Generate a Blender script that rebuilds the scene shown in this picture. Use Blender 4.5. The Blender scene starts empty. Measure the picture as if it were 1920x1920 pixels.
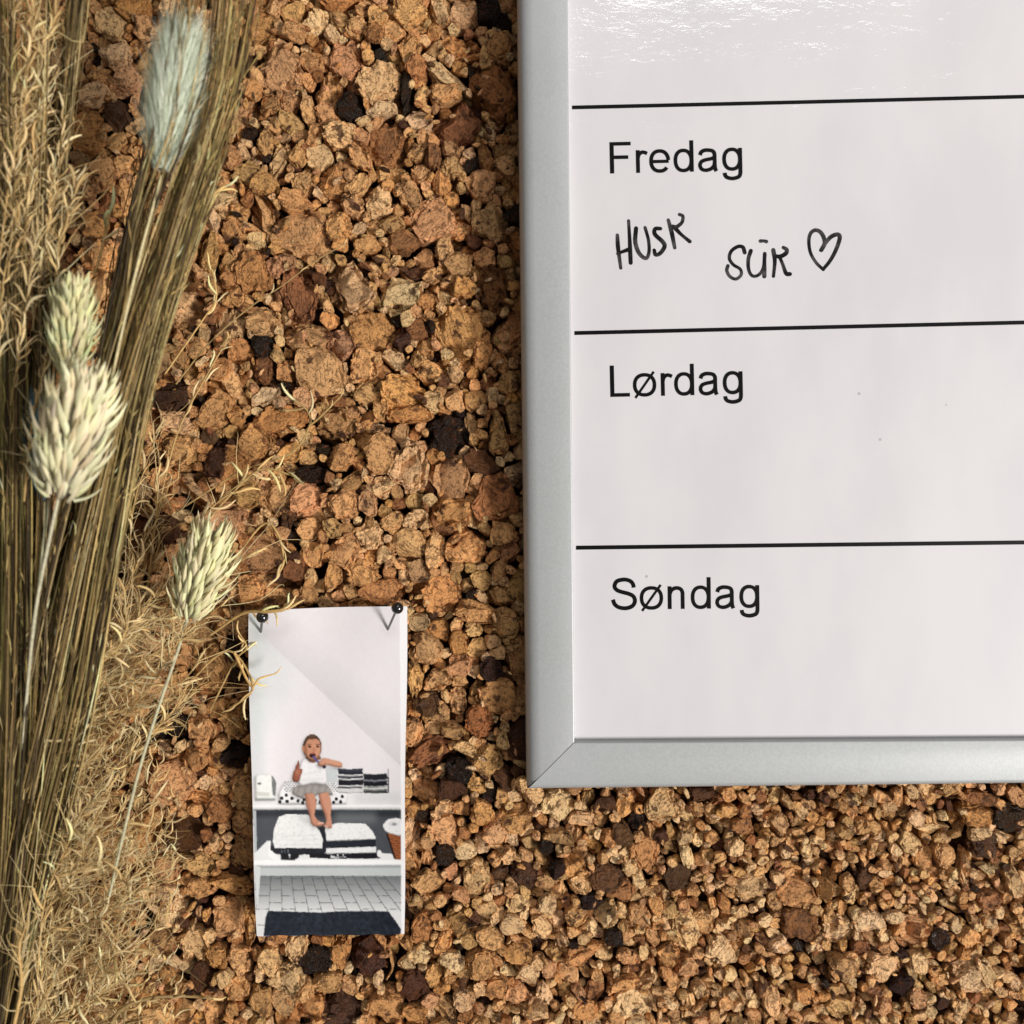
import bpy, math, random
import numpy as np
from mathutils import Vector, Matrix

SEED = 11
random.seed(SEED)
rng = np.random.default_rng(SEED)

# ------------------------------------------------------------------ camera, world, lights
S = 0.00015          # metres on the wall per photograph pixel (the photo is 1920 px across)
D = 0.30             # camera distance from the cork face
Z0 = 1.40            # height of the picture centre
scene = bpy.context.scene
col = scene.collection

cam_data = bpy.data.cameras.new("camera")
cam = bpy.data.objects.new("camera", cam_data)
col.objects.link(cam)
cam.location = (0, -D, Z0)
cam.rotation_euler = (math.radians(90), 0, 0)
cam_data.sensor_width = 36
cam_data.lens = 36 * D / (1920 * S)
cam_data.clip_start = 0.01
cam_data.clip_end = 50
cam_data.dof.use_dof = True
cam_data.dof.focus_distance = D - 0.0065
cam_data.dof.aperture_fstop = cam_data.lens / 4.6
scene.camera = cam

world = bpy.data.worlds.new("World")
scene.world = world
world.use_nodes = True
world.node_tree.nodes["Background"].inputs[0].default_value = (1.0, 0.965, 0.93, 1)
world.node_tree.nodes["Background"].inputs[1].default_value = 0.17


def area_light(name, az, el, dist, sx, sy, power, colour, target=(0, 0, 0)):
    """a window-like lamp; az to the right and el upwards, seen from the target on the wall"""
    ld = bpy.data.lights.new(name, 'AREA')
    ld.shape = 'RECTANGLE'
    ld.size, ld.size_y, ld.energy, ld.color = sx, sy, power, colour
    o = bpy.data.objects.new(name, ld)
    col.objects.link(o)
    a, e = math.radians(az), math.radians(el)
    d = Vector((math.sin(a) * math.cos(e), -math.cos(a) * math.cos(e), math.sin(e)))
    t = Vector((target[0], target[1], Z0 + target[2]))
    o.location = t + d * dist
    o.rotation_euler = (-d).to_track_quat('-Z', 'Y').to_euler()
    return o


area_light("window_light", 46, -13, 2.6, 0.50, 0.58, 88.0, (1.0, 0.97, 0.93), (0.02, 0, -0.07))
area_light("skylight", 14, 33.0, 1.2, 0.46, 0.28, 3.4, (0.98, 0.99, 1.0), (0.07, -0.014, 0.13))

scene.view_settings.view_transform = 'Standard'
scene.view_settings.look = 'None'
scene.view_settings.exposure = 0.0
scene.view_settings.gamma = 1.0
scene.cycles.max_bounces = 4
scene.cycles.use_denoising = True

# ------------------------------------------------------------------ helpers


def srgb(r, g, b):
    def f(c):
        c /= 255.0
        return c / 12.92 if c <= 0.04045 else ((c + 0.055) / 1.055) ** 2.4
    return (f(r), f(g), f(b))


def srgb_np(a):
    a = np.asarray(a, float) / 255.0
    return np.where(a <= 0.04045, a / 12.92, ((a + 0.055) / 1.055) ** 2.4)


def P(u, v, d=0.0):
    """photo pixel at height d (metres) above the cork face -> world point"""
    k = (D - d) / D
    return np.array([(u - 960) * S * k, -d, Z0 + (960 - v) * S * k])


def tag(o, label=None, cat=None, group=None, kind=None):
    if label: o["label"] = label
    if cat: o["category"] = cat
    if group: o["group"] = group
    if kind: o["kind"] = kind
    return o


def empty(name, loc):
    o = bpy.data.objects.new(name, None)
    o.empty_display_size = 0.005
    o.location = loc
    col.objects.link(o)
    return o


def root_loc(p):
    l = Vector((0, 0, 0))
    while p is not None:
        l = l + p.location
        p = p.parent
    return np.array(l)


def mesh_obj(name, verts, faces, mat, parent=None, smooth=True, attrs=None, origin=None, sharp=None):
    """verts in world coordinates; attrs {name: (type, array)} per vertex"""
    verts = np.asarray(verts, float)
    base = root_loc(parent)
    o_loc = np.zeros(3) if origin is None else np.asarray(origin, float) - base
    loc = verts - base - o_loc
    me = bpy.data.meshes.new(name)
    if isinstance(faces, np.ndarray):
        n, k = faces.shape
        me.vertices.add(len(loc))
        me.vertices.foreach_set("co", loc.astype(np.float32).ravel())
        me.loops.add(n * k)
        me.loops.foreach_set("vertex_index", faces.astype(np.int32).ravel())
        me.polygons.add(n)
        me.polygons.foreach_set("loop_start", (np.arange(n) * k).astype(np.int32))
        me.update(calc_edges=True)
        me.validate()
    else:
        me.from_pydata([tuple(x) for x in loc], [], faces)
        me.update()
    if smooth:
        me.polygons.foreach_set("use_smooth", np.ones(len(me.polygons), dtype=bool))
        if sharp:
            me.set_sharp_from_angle(angle=math.radians(sharp))
    for an, (tp, arr) in (attrs or {}).items():
        at = me.attributes.new(an, tp, 'POINT')
        if tp == 'FLOAT_COLOR':
            a4 = np.ones((len(arr), 4), np.float32)
            a4[:, :3] = arr
            at.data.foreach_set("color", a4.ravel())
        elif tp == 'FLOAT_VECTOR':
            at.data.foreach_set("vector", np.asarray(arr, np.float32).ravel())
        else:
            at.data.foreach_set("value", np.asarray(arr, np.float32).ravel())
    if mat: me.materials.append(mat)
    o = bpy.data.objects.new(name, me)
    o.location = o_loc
    if parent: o.parent = parent
    col.objects.link(o)
    return o


def spline(pts, n):
    """Catmull-Rom through pts, n samples"""
    p = np.asarray(pts, float)
    if len(p) == 2:
        t = np.linspace(0, 1, n)[:, None]
        return p[0] * (1 - t) + p[1] * t
    q = np.vstack([2 * p[0] - p[1], p, 2 * p[-1] - p[-2]])
    ts = np.linspace(0, len(p) - 1 - 1e-9, n)
    i = ts.astype(int)
    f = (ts - i)[:, None]
    a, b, c, d = q[i], q[i + 1], q[i + 2], q[i + 3]
    return 0.5 * (2 * b + (c - a) * f + (2 * a - 5 * b + 4 * c - d) * f ** 2 + (3 * b - a - 3 * c + d) * f ** 3)


def tube(path, radii, sides=5, cap=True):
    """-> verts, quads (and the ring count) of a tapered tube along a world path"""
    path = np.asarray(path, float)
    n = len(path)
    tan = np.gradient(path, axis=0)
    tan /= np.linalg.norm(tan, axis=1)[:, None] + 1e-12
    ref = np.array([0.3, -1.0, 0.12])
    a = np.cross(tan, ref)
    a /= np.linalg.norm(a, axis=1)[:, None] + 1e-12
    b = np.cross(tan, a)
    th = np.arange(sides) * 2 * math.pi / sides
    r = np.broadcast_to(np.asarray(radii, float), (n,))
    v = path[:, None, :] + r[:, None, None] * (np.cos(th)[None, :, None] * a[:, None, :] + np.sin(th)[None, :, None] * b[:, None, :])
    i = np.arange(n - 1)[:, None] * sides
    j = np.arange(sides)[None, :]
    j2 = (j + 1) % sides
    f = np.stack([i + j, i + j2, i + sides + j2, i + sides + j], -1).reshape(-1, 4)
    return v.reshape(-1, 3), f


class Join:
    """collects equal-sided pieces into one mesh"""
    def __init__(self):
        self.v, self.f, self.c, self.n = [], [], [], 0

    def add(self, v, f, c=None):
        self.v.append(v)
        self.f.append(np.asarray(f) + self.n)
        if c is not None:
            self.c.append(np.broadcast_to(np.asarray(c, float), (len(v), 3)))
        self.n += len(v)

    def build(self, name, mat, parent=None, smooth=True, origin=None):
        at = {"col": ('FLOAT_COLOR', np.vstack(self.c))} if self.c else None
        return mesh_obj(name, np.vstack(self.v), np.vstack(self.f), mat, parent, smooth, at, origin)


# ------------------------------------------------------------------ materials


class NT:
    def __init__(self, name):
        self.m = bpy.data.materials.new(name)
        self.m.use_nodes = True
        self.t = self.m.node_tree
        self.b = self.t.nodes["Principled BSDF"]

    def n(self, kind, **kw):
        nd = self.t.nodes.new(kind)
        ins = kw.pop("ins", {})
        for k, v in kw.items(): setattr(nd, k, v)
        for k, v in ins.items():
            if hasattr(v, "is_output") or isinstance(v, bpy.types.NodeSocket):
                self.t.links.new(v, nd.inputs[k])
            else:
                nd.inputs[k].default_value = v
        return nd

    def link(self, a, b): self.t.links.new(a, b)

    def set(self, **kw):
        for k, v in kw.items():
            k = k.replace("_", " ")
            if isinstance(v, bpy.types.NodeSocket): self.t.links.new(v, self.b.inputs[k])
            else: self.b.inputs[k].default_value = v

    def math(self, op, a, b=0.0, c=0.0, clamp=False):
        nd = self.n('ShaderNodeMath', operation=op, use_clamp=clamp)
        for i, x in enumerate((a, b, c)):
            if isinstance(x, bpy.types.NodeSocket): self.t.links.new(x, nd.inputs[i])
            else: nd.inputs[i].default_value = x
        return nd.outputs[0]

    def ramp(self, fac, lo, hi, a=0.0, b=1.0):
        nd = self.n('ShaderNodeMapRange', interpolation_type='SMOOTHSTEP')
        for i, x in enumerate((fac, lo, hi, a, b)):
            if isinstance(x, bpy.types.NodeSocket): self.t.links.new(x, nd.inputs[i])
            else: nd.inputs[i].default_value = x
        return nd.outputs[0]

    def mul(self, colour, fac):
        nd = self.n('ShaderNodeVectorMath', operation='SCALE')
        self.link(colour, nd.inputs[0])
        if isinstance(fac, bpy.types.NodeSocket): self.link(fac, nd.inputs['Scale'])
        else: nd.inputs['Scale'].default_value = fac
        return nd.outputs[0]

    def mix(self, fac, a, b):
        nd = self.n('ShaderNodeMix', data_type='RGBA')
        for s, x in ((nd.inputs[0], fac), (nd.inputs[6], a), (nd.inputs[7], b)):
            if isinstance(x, bpy.types.NodeSocket): self.link(x, s)
            else: s.default_value = x if not isinstance(x, tuple) or len(x) == 4 else (*x, 1)
        return nd.outputs[2]


def mat_cork():
    k = NT("cork")
    lco = k.n('ShaderNodeAttribute', attribute_name="lco").outputs['Vector']      # millimetres inside the granule
    tone = k.n('ShaderNodeAttribute', attribute_name="tone").outputs['Color']
    gl = k.n('ShaderNodeAttribute', attribute_name="gloss").outputs['Fac']
    n1 = k.n('ShaderNodeTexNoise', ins={'Vector': lco, 'Scale': 0.40, 'Detail': 3.0, 'Roughness': 0.6}).outputs[0]
    n2 = k.n('ShaderNodeTexNoise', ins={'Vector': lco, 'Scale': 1.5, 'Detail': 4.0, 'Roughness': 0.75}).outputs[0]
    pit = k.n('ShaderNodeTexVoronoi', ins={'Vector': lco, 'Scale': 0.85, 'Randomness': 1.0}).outputs['Distance']
    pits = k.ramp(k.math('ADD', pit, k.math('MULTIPLY', n2, 0.34)), 0.22, 0.34)        # 0 in the pores
    wave = k.n('ShaderNodeTexWave', bands_direction='Z', wave_profile='SIN', ins={'Vector': lco, 'Scale': 0.30, 'Distortion': 3.2, 'Detail': 2.0, 'Detail Scale': 1.2}).outputs['Fac']
    lines = k.ramp(k.math('ADD', wave, k.math('MULTIPLY', k.ramp(n1, 0.40, 0.60), 0.50)), 0.05, 0.36)
    f = k.math('MULTIPLY', k.ramp(n1, 0.25, 0.75, 1.60, 1.95), k.ramp(n2, 0.37, 0.57, 0.46, 1.16))
    f = k.math('MULTIPLY', f, k.math('ADD', 0.36, k.math('MULTIPLY', pits, 0.64)))
    f = k.math('MULTIPLY', f, k.math('ADD', 0.66, k.math('MULTIPLY', lines, 0.34)))
    c = k.mul(tone, k.math('MINIMUM', f, 1.24))
    mott = k.n('ShaderNodeTexNoise', ins={'Vector': lco, 'Scale': 0.62, 'Detail': 5.0, 'Roughness': 0.82}).outputs[0]
    c = k.mix(k.ramp(mott, 0.550, 0.620, 0.0, 0.70), c, (*srgb(116, 66, 34), 1))
    # scorched bark sits on some of the faces
    bark = k.n('ShaderNodeTexNoise', ins={'Vector': lco, 'Scale': 0.22, 'Detail': 3.0, 'Roughness': 0.7}).outputs[0]
    c = k.mix(k.ramp(bark, 0.585, 0.665, 0.0, 0.88), c, (*srgb(84, 50, 31), 1))
    k.set(Base_Color=c)
    k.set(Roughness=k.math('SUBTRACT', 0.74, k.math('MULTIPLY', gl, k.ramp(n2, 0.3, 0.7, 0.40, 0.58))))
    k.set(**{'Specular IOR Level': 0.35})
    h = k.math('ADD', k.math('MULTIPLY', n2, 1.1), k.math('MULTIPLY', pits, 0.45))
    h = k.math('ADD', k.math('SUBTRACT', h, k.math('MULTIPLY', k.ramp(mott, 0.52, 0.62), 0.5)), k.math('MULTIPLY', lines, 0.40))
    bp = k.n('ShaderNodeBump', ins={'Height': h, 'Strength': 1.0, 'Distance': 0.0010})
    k.link(bp.outputs[0], k.b.inputs['Normal'])
    return k.m


def mat_backing():
    k = NT("cork_glue")
    tc = k.n('ShaderNodeTexCoord').outputs['Object']
    n = k.n('ShaderNodeTexNoise', ins={'Vector': tc, 'Scale': 160.0, 'Detail': 6.0}).outputs[0]
    k.set(Base_Color=k.mix(n, (*srgb(50, 28, 16), 1), (*srgb(120, 74, 44), 1)), Roughness=0.8)
    bp = k.n('ShaderNodeBump', ins={'Height': n, 'Strength': 1.0, 'Distance': 0.003})
    k.link(bp.outputs[0], k.b.inputs['Normal'])
    return k.m


def mat_board():
    k = NT("whiteboard_enamel")
    tc = k.n('ShaderNodeTexCoord').outputs['Object']
    smear = k.n('ShaderNodeTexNoise', ins={'Vector': k.n('ShaderNodeMapping', ins={'Vector': tc, 'Scale': (1.0, 1.0, 0.45), 'Rotation': (0, 0.5, 0)}).outputs[0], 'Scale': 34.0, 'Detail': 5.0, 'Roughness': 0.55}).outputs[0]
    tint = k.n('ShaderNodeTexNoise', ins={'Vector': tc, 'Scale': 13.0, 'Detail': 2.0}).outputs[0]
    c = k.mix(k.ramp(smear, 0.30, 0.70), (*srgb(204, 201, 204), 1), (*srgb(212, 209, 211), 1))
    c = k.mix(k.ramp(tint, 0.45, 0.7, 0, 0.18), c, (*srgb(210, 202, 204), 1))
    speck = k.n('ShaderNodeTexVoronoi', ins={'Vector': tc, 'Scale': 62.0, 'Randomness': 1.0}).outputs['Distance']
    c = k.mix(k.ramp(speck, 0.018, 0.034, 0.45, 0.0), c, (*srgb(120, 110, 108), 1))
    k.set(Base_Color=c, Roughness=k.ramp(smear, 0.3, 0.7, 0.42, 0.55))
    k.set(**{'Specular IOR Level': 0.3, 'Coat Weight': 1.0, 'Coat Roughness': 0.10, 'Coat IOR': 1.55})
    mp = k.n('ShaderNodeMapping', ins={'Vector': tc, 'Scale': (0.55, 1.0, 1.25)}).outputs[0]
    p1 = k.n('ShaderNodeTexNoise', ins={'Vector': mp, 'Scale': 420.0, 'Detail': 3.0, 'Roughness': 0.6}).outputs[0]
    p2 = k.n('ShaderNodeTexNoise', ins={'Vector': mp, 'Scale': 60.0, 'Detail': 2.0}).outputs[0]
    h = k.math('ADD', p1, k.math('MULTIPLY', p2, 5.0))
    bp = k.n('ShaderNodeBump', ins={'Height': h, 'Strength': 1.0, 'Distance': 0.00011})
    k.link(bp.outputs[0], k.b.inputs['Coat Normal'])
    return k.m


def mat_alu():
    k = NT("satin_aluminium")
    tc = k.n('ShaderNodeTexCoord').outputs['Object']
    g = k.n('ShaderNodeTexNoise', ins={'Vector': tc, 'Scale': 1500.0, 'Detail': 3.0, 'Roughness': 0.7}).outputs[0]
    b = k.n('ShaderNodeTexNoise', ins={'Vector': tc, 'Scale': 40.0, 'Detail': 3.0}).outputs[0]
    c = k.mix(k.ramp(g, 0.3, 0.7), (*srgb(166, 168, 168), 1), (*srgb(175, 177, 177), 1))
    c = k.mix(k.ramp(b, 0.4, 0.7, 0, 0.25), c, (*srgb(184, 185, 188), 1))
    k.set(Base_Color=c, Metallic=0.28, Roughness=0.5)
    bp = k.n('ShaderNodeBump', ins={'Height': g, 'Strength': 0.35, 'Distance': 0.00005})
    k.link(bp.outputs[0], k.b.inputs['Normal'])
    return k.m


def mat_ink(name, rgb, marker=False):
    k = NT(name)
    tc = k.n('ShaderNodeTexCoord').outputs['Object']
    if marker:
        n = k.n('ShaderNodeTexNoise', ins={'Vector': tc, 'Scale': 260.0, 'Detail': 3.0}).outputs[0]
        k.set(Base_Color=k.mix(k.ramp(n, 0.42, 0.72), (*srgb(15, 13, 15), 1), (*srgb(80, 75, 77), 1)), Roughness=0.5)
    else:
        k.set(Base_Color=(*rgb, 1), Roughness=0.45)
    k.set(**{'Specular IOR Level': 0.12})
    return k.m


def mat_attr(name, rough=0.7, spec=0.25, attr="col", bump=0.0, trans=0.0):
    k = NT(name)
    c = k.n('ShaderNodeAttribute', attribute_name=attr).outputs['Color']
    if bump:
        tc = k.n('ShaderNodeTexCoord').outputs['Object']
        n = k.n('ShaderNodeTexNoise', ins={'Vector': tc, 'Scale': 900.0, 'Detail': 3.0}).outputs[0]
        c = k.mul(c, k.ramp(n, 0.3, 0.7, 0.8, 1.12))
    k.set(Base_Color=c, Roughness=rough)
    k.set(**{'Specular IOR Level': spec})
    if trans:
        tr = k.n('ShaderNodeBsdfTranslucent', ins={'Color': c})
        mx = k.n('ShaderNodeMixShader', ins={0: trans, 1: k.b.outputs[0], 2: tr.outputs[0]})
        k.link(mx.outputs[0], k.t.nodes['Material Output'].inputs['Surface'])
    return k.m


def mat_object_colour(name, trans=0.14, rough=0.65):
    k = NT(name)
    oc = k.n('ShaderNodeObjectInfo').outputs['Color']
    shade = k.n('ShaderNodeAttribute', attribute_name="col").outputs['Color']
    c = k.n('ShaderNodeVectorMath', operation='MULTIPLY', ins={0: oc, 1: shade}).outputs[0]
    k.set(Base_Color=c, Roughness=rough)
    k.set(**{'Specular IOR Level': 0.25})
    tr = k.n('ShaderNodeBsdfTranslucent', ins={'Color': c})
    mx = k.n('ShaderNodeMixShader', ins={0: trans, 1: k.b.outputs[0], 2: tr.outputs[0]})
    k.link(mx.outputs[0], k.t.nodes['Material Output'].inputs['Surface'])
    return k.m


def mat_plain(name, rgb, rough, metallic=0.0, coat=0.0):
    k = NT(name)
    tc = k.n('ShaderNodeTexCoord').outputs['Object']
    n = k.n('ShaderNodeTexNoise', ins={'Vector': tc, 'Scale': 700.0, 'Detail': 2.0}).outputs[0]
    k.set(Base_Color=k.mix(n, (*[x * 0.85 for x in rgb], 1), (*[min(1, x * 1.15) for x in rgb], 1)), Roughness=rough, Metallic=metallic)
    k.set(**{'Coat Weight': coat, 'Coat Roughness': 0.1})
    return k.m


M = dict(cork=mat_cork(), back=mat_backing(), board=mat_board(), alu=mat_alu(),
         ink=mat_ink("printed_ink", srgb(9, 7, 8)), marker=mat_ink("marker_ink", None, True),
         stem=mat_attr("dry_straw", 0.6, 0.3, bump=1, trans=0.1), fluff=mat_attr("tail_fluff", 0.8, 0.1, trans=0.16),
         husk=mat_object_colour("husk"), pic=mat_attr("photo_print", 0.5, 0.18),
         pin=mat_plain("black_pin", srgb(22, 22, 24), 0.22, 0, 0.6), steel=mat_plain("pin_steel", srgb(120, 118, 116), 0.3, 1.0))

# ------------------------------------------------------------------ the cork wall

def icosphere(level):
    t = (1 + 5 ** 0.5) / 2
    v = [(-1, t, 0), (1, t, 0), (-1, -t, 0), (1, -t, 0), (0, -1, t), (0, 1, t), (0, -1, -t), (0, 1, -t), (t, 0, -1), (t, 0, 1), (-t, 0, -1), (-t, 0, 1)]
    f = [(0, 11, 5), (0, 5, 1), (0, 1, 7), (0, 7, 10), (0, 10, 11), (1, 5, 9), (5, 11, 4), (11, 10, 2), (10, 7, 6), (7, 1, 8),
         (3, 9, 4), (3, 4, 2), (3, 2, 6), (3, 6, 8), (3, 8, 9), (4, 9, 5), (2, 4, 11), (6, 2, 10), (8, 6, 7), (9, 8, 1)]
    v = [np.array(x, float) / np.linalg.norm(x) for x in v]
    for _ in range(level):
        cache, nf = {}, []

        def mid(a, b):
            key = (min(a, b), max(a, b))
            if key not in cache:
                m = v[a] + v[b]
                v.append(m / np.linalg.norm(m))
                cache[key] = len(v) - 1
            return cache[key]
        for a, b, c in f:
            ab, bc, ca = mid(a, b), mid(b, c), mid(c, a)
            nf += [(a, ab, ca), (b, bc, ab), (c, ca, bc), (ab, bc, ca)]
        f = nf
    return np.array(v), np.array(f)


ICO = {i: icosphere(i) for i in (1, 2, 3)}

TONES = {  # base colours of the cork kinds
    't': [(227, 170, 111), (223, 165, 106), (231, 176, 117)],
    'o': [(218, 156, 95), (213, 150, 89), (222, 162, 101)],
    'l': [(239, 192, 137), (236, 187, 131), (242, 198, 145)],
    'g': [(208, 159, 102), (202, 153, 97), (212, 163, 108)],
    'p': [(226, 166, 114), (230, 171, 120), (222, 161, 109)],
    'r': [(166, 110, 66), (158, 103, 60), (174, 118, 73)],
    'd': [(94, 61, 40), (84, 53, 35), (106, 70, 46)],
    'k': [(44, 31, 24), (38, 27, 21), (54, 38, 29)],
}


def granule(cu, cv, w, h, rot, tone, level, front, layered=False, walls=()):
    """one broken cork chunk, squeezed against its neighbours (walls: planes n.x <= off in metres); -> verts (world), faces, lco, tone, gloss"""
    V, F = ICO[level]
    n = len(V)
    th = np.arctan2(V[:, 1], V[:, 0])
    sp = np.clip(V[:, 2], -1, 1)
    cp = np.sqrt(1 - sp * sp)
    # broken outline: straight-sided, not convex
    K = int(rng.integers(6, 10)) if level > 1 else int(rng.integers(3, 6))
    ang = (np.arange(K) + rng.uniform(-0.36, 0.36, K)) * 2 * math.pi / K
    rad = rng.uniform(0.70, 1.16, K) if level > 1 else rng.uniform(0.55, 1.2, K)
    out = np.interp(th, ang, rad, period=2 * math.pi)
    if level > 1:                                             # ragged rim
        for fr_, am_ in ((5, 0.05), (9, 0.05), (14, 0.04), (21, 0.03 if level > 2 else 0)):
            out = out * (1 + am_ * np.sin(fr_ * th + rng.uniform(0, 6.28)) * rng.uniform(0.4, 1.2))
    e = rng.uniform(0.22, 0.42) if level > 1 else rng.uniform(0.4, 0.7)
    rho = out * cp ** e
    z = np.sign(sp) * np.abs(sp) ** (rng.uniform(0.16, 0.40) if level > 1 else rng.uniform(0.3, 0.6))
    p = np.stack([rho * np.cos(th), rho * np.sin(th), z], 1)
    # fractured faces: planes that cut corners off, most of them turned half to the viewer
    for _ in range(int(rng.integers(1, 4))):
        nn = rng.normal(size=3) * np.array([1, 1, 0.5]) + np.array([0, 0, rng.uniform(0.1, 1.0)])
        nn /= np.linalg.norm(nn)
        ex = p @ nn - rng.uniform(0.58, 0.92)
        p -= np.outer(np.maximum(ex, 0) * 0.96, nn)
    # crumbly relief with creases
    disp = np.zeros(n)
    m = 6
    kv = rng.normal(size=(m, 3)) * 3.4
    disp += 0.05 * np.sin(p @ kv.T + rng.uniform(0, 6.28, m)).sum(1) / math.sqrt(m)
    if level > 1:
        kv = rng.normal(size=(m, 3)) * 6.0
        disp -= 0.075 * np.abs(np.sin(p @ kv.T + rng.uniform(0, 6.28, m))).sum(1) / m * 2
        kv = rng.normal(size=(m, 3)) * (13.0 if level > 2 else 9.0)
        disp -= 0.040 * np.abs(np.sin(p @ kv.T + rng.uniform(0, 6.28, m))).sum(1) / m * 2
    if level > 2:
        kv = rng.normal(size=(m, 3)) * 24.0
        disp += 0.020 * np.sin(p @ kv.T + rng.uniform(0, 6.28, m)).sum(1) / math.sqrt(m)
        for _ in range(int(rng.integers(3, 9))):              # lenticel holes
            q0 = p[rng.integers(0, n)]
            dd_ = np.linalg.norm((p - q0) * np.array([1, rng.uniform(0.6, 1.6), 1]), axis=1)
            disp -= rng.uniform(0.06, 0.16) * np.exp(-(dd_ / rng.uniform(0.07, 0.14)) ** 2)
    ax = np.array([0, 0, 1.0])
    if layered:
        ax = rng.normal(size=3) * (1, 1, 0.12)
        ax /= np.linalg.norm(ax)
        q = p @ ax + 0.08 * np.sin(p @ (rng.normal(size=3) * 3)) + 0.03 * np.sin(p @ (rng.normal(size=3) * 8))
        disp -= 0.13 * np.clip(np.sin(q * rng.uniform(12, 20)), 0.1, 1) ** 3
    p = p * (1 + disp)[:, None]
    p[:, 2] += 1.1 * disp * (sp > 0.1)
    p[:, 0] /= np.abs(p[:, 0]).max()
    p[:, 1] /= np.abs(p[:, 1]).max()
    wm, hm = w * S / 2, h * S / 2
    dm = max((0.5 * (wm + hm)) * rng.uniform(0.70, 1.05), 0.5 * max(wm, hm))
    q = p * np.array([wm, hm, dm])
    a = math.radians(rot)
    ca, sa = math.cos(a), math.sin(a)
    x = q[:, 0] * ca - q[:, 1] * sa
    y = q[:, 0] * sa + q[:, 1] * ca
    z = q[:, 2] + x * rng.normal(0.03, 0.20) + y * rng.normal(0, 0.18)
    for (nx, ny, off) in walls:
        ex = np.maximum(x * nx + y * ny - off, 0) * np.clip(0.99 - 1.8 * np.abs(disp), 0.6, 0.97)
        x = x - ex * nx
        y = y - ex * ny
    z = z - z.max() + front
    c = P(cu, cv, 0)
    world = np.stack([c[0] + x, -z, c[2] + y], 1)
    # texture space: millimetres, with its own turn so that no two granules share a grain
    R = np.array(Matrix.Rotation(rng.uniform(0, 6.28), 3, Vector(rng.normal(size=3))))
    if layered:
        zax = np.array([ax[0] * ca - ax[1] * sa, ax[0] * sa + ax[1] * ca, ax[2]])
        R = np.array(Vector((0, 0, 1)).rotation_difference(Vector(zax)).to_matrix().inverted())
    lco = (np.stack([x, y, z], 1) * 1000) @ R.T + rng.uniform(-300, 300, 3)
    base = np.array(TONES[tone][rng.integers(0, 3)], float) * rng.uniform(0.90, 1.05) + rng.normal(0, 2.0, 3)
    tcol = np.broadcast_to(srgb_np(np.clip(base, 5, 245)), (n, 3))
    gl = {'k': 1.0, 'd': 0.75, 'r': 0.55}.get(tone, 0.12)
    return world, F, lco, tcol, np.full(n, gl)


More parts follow.
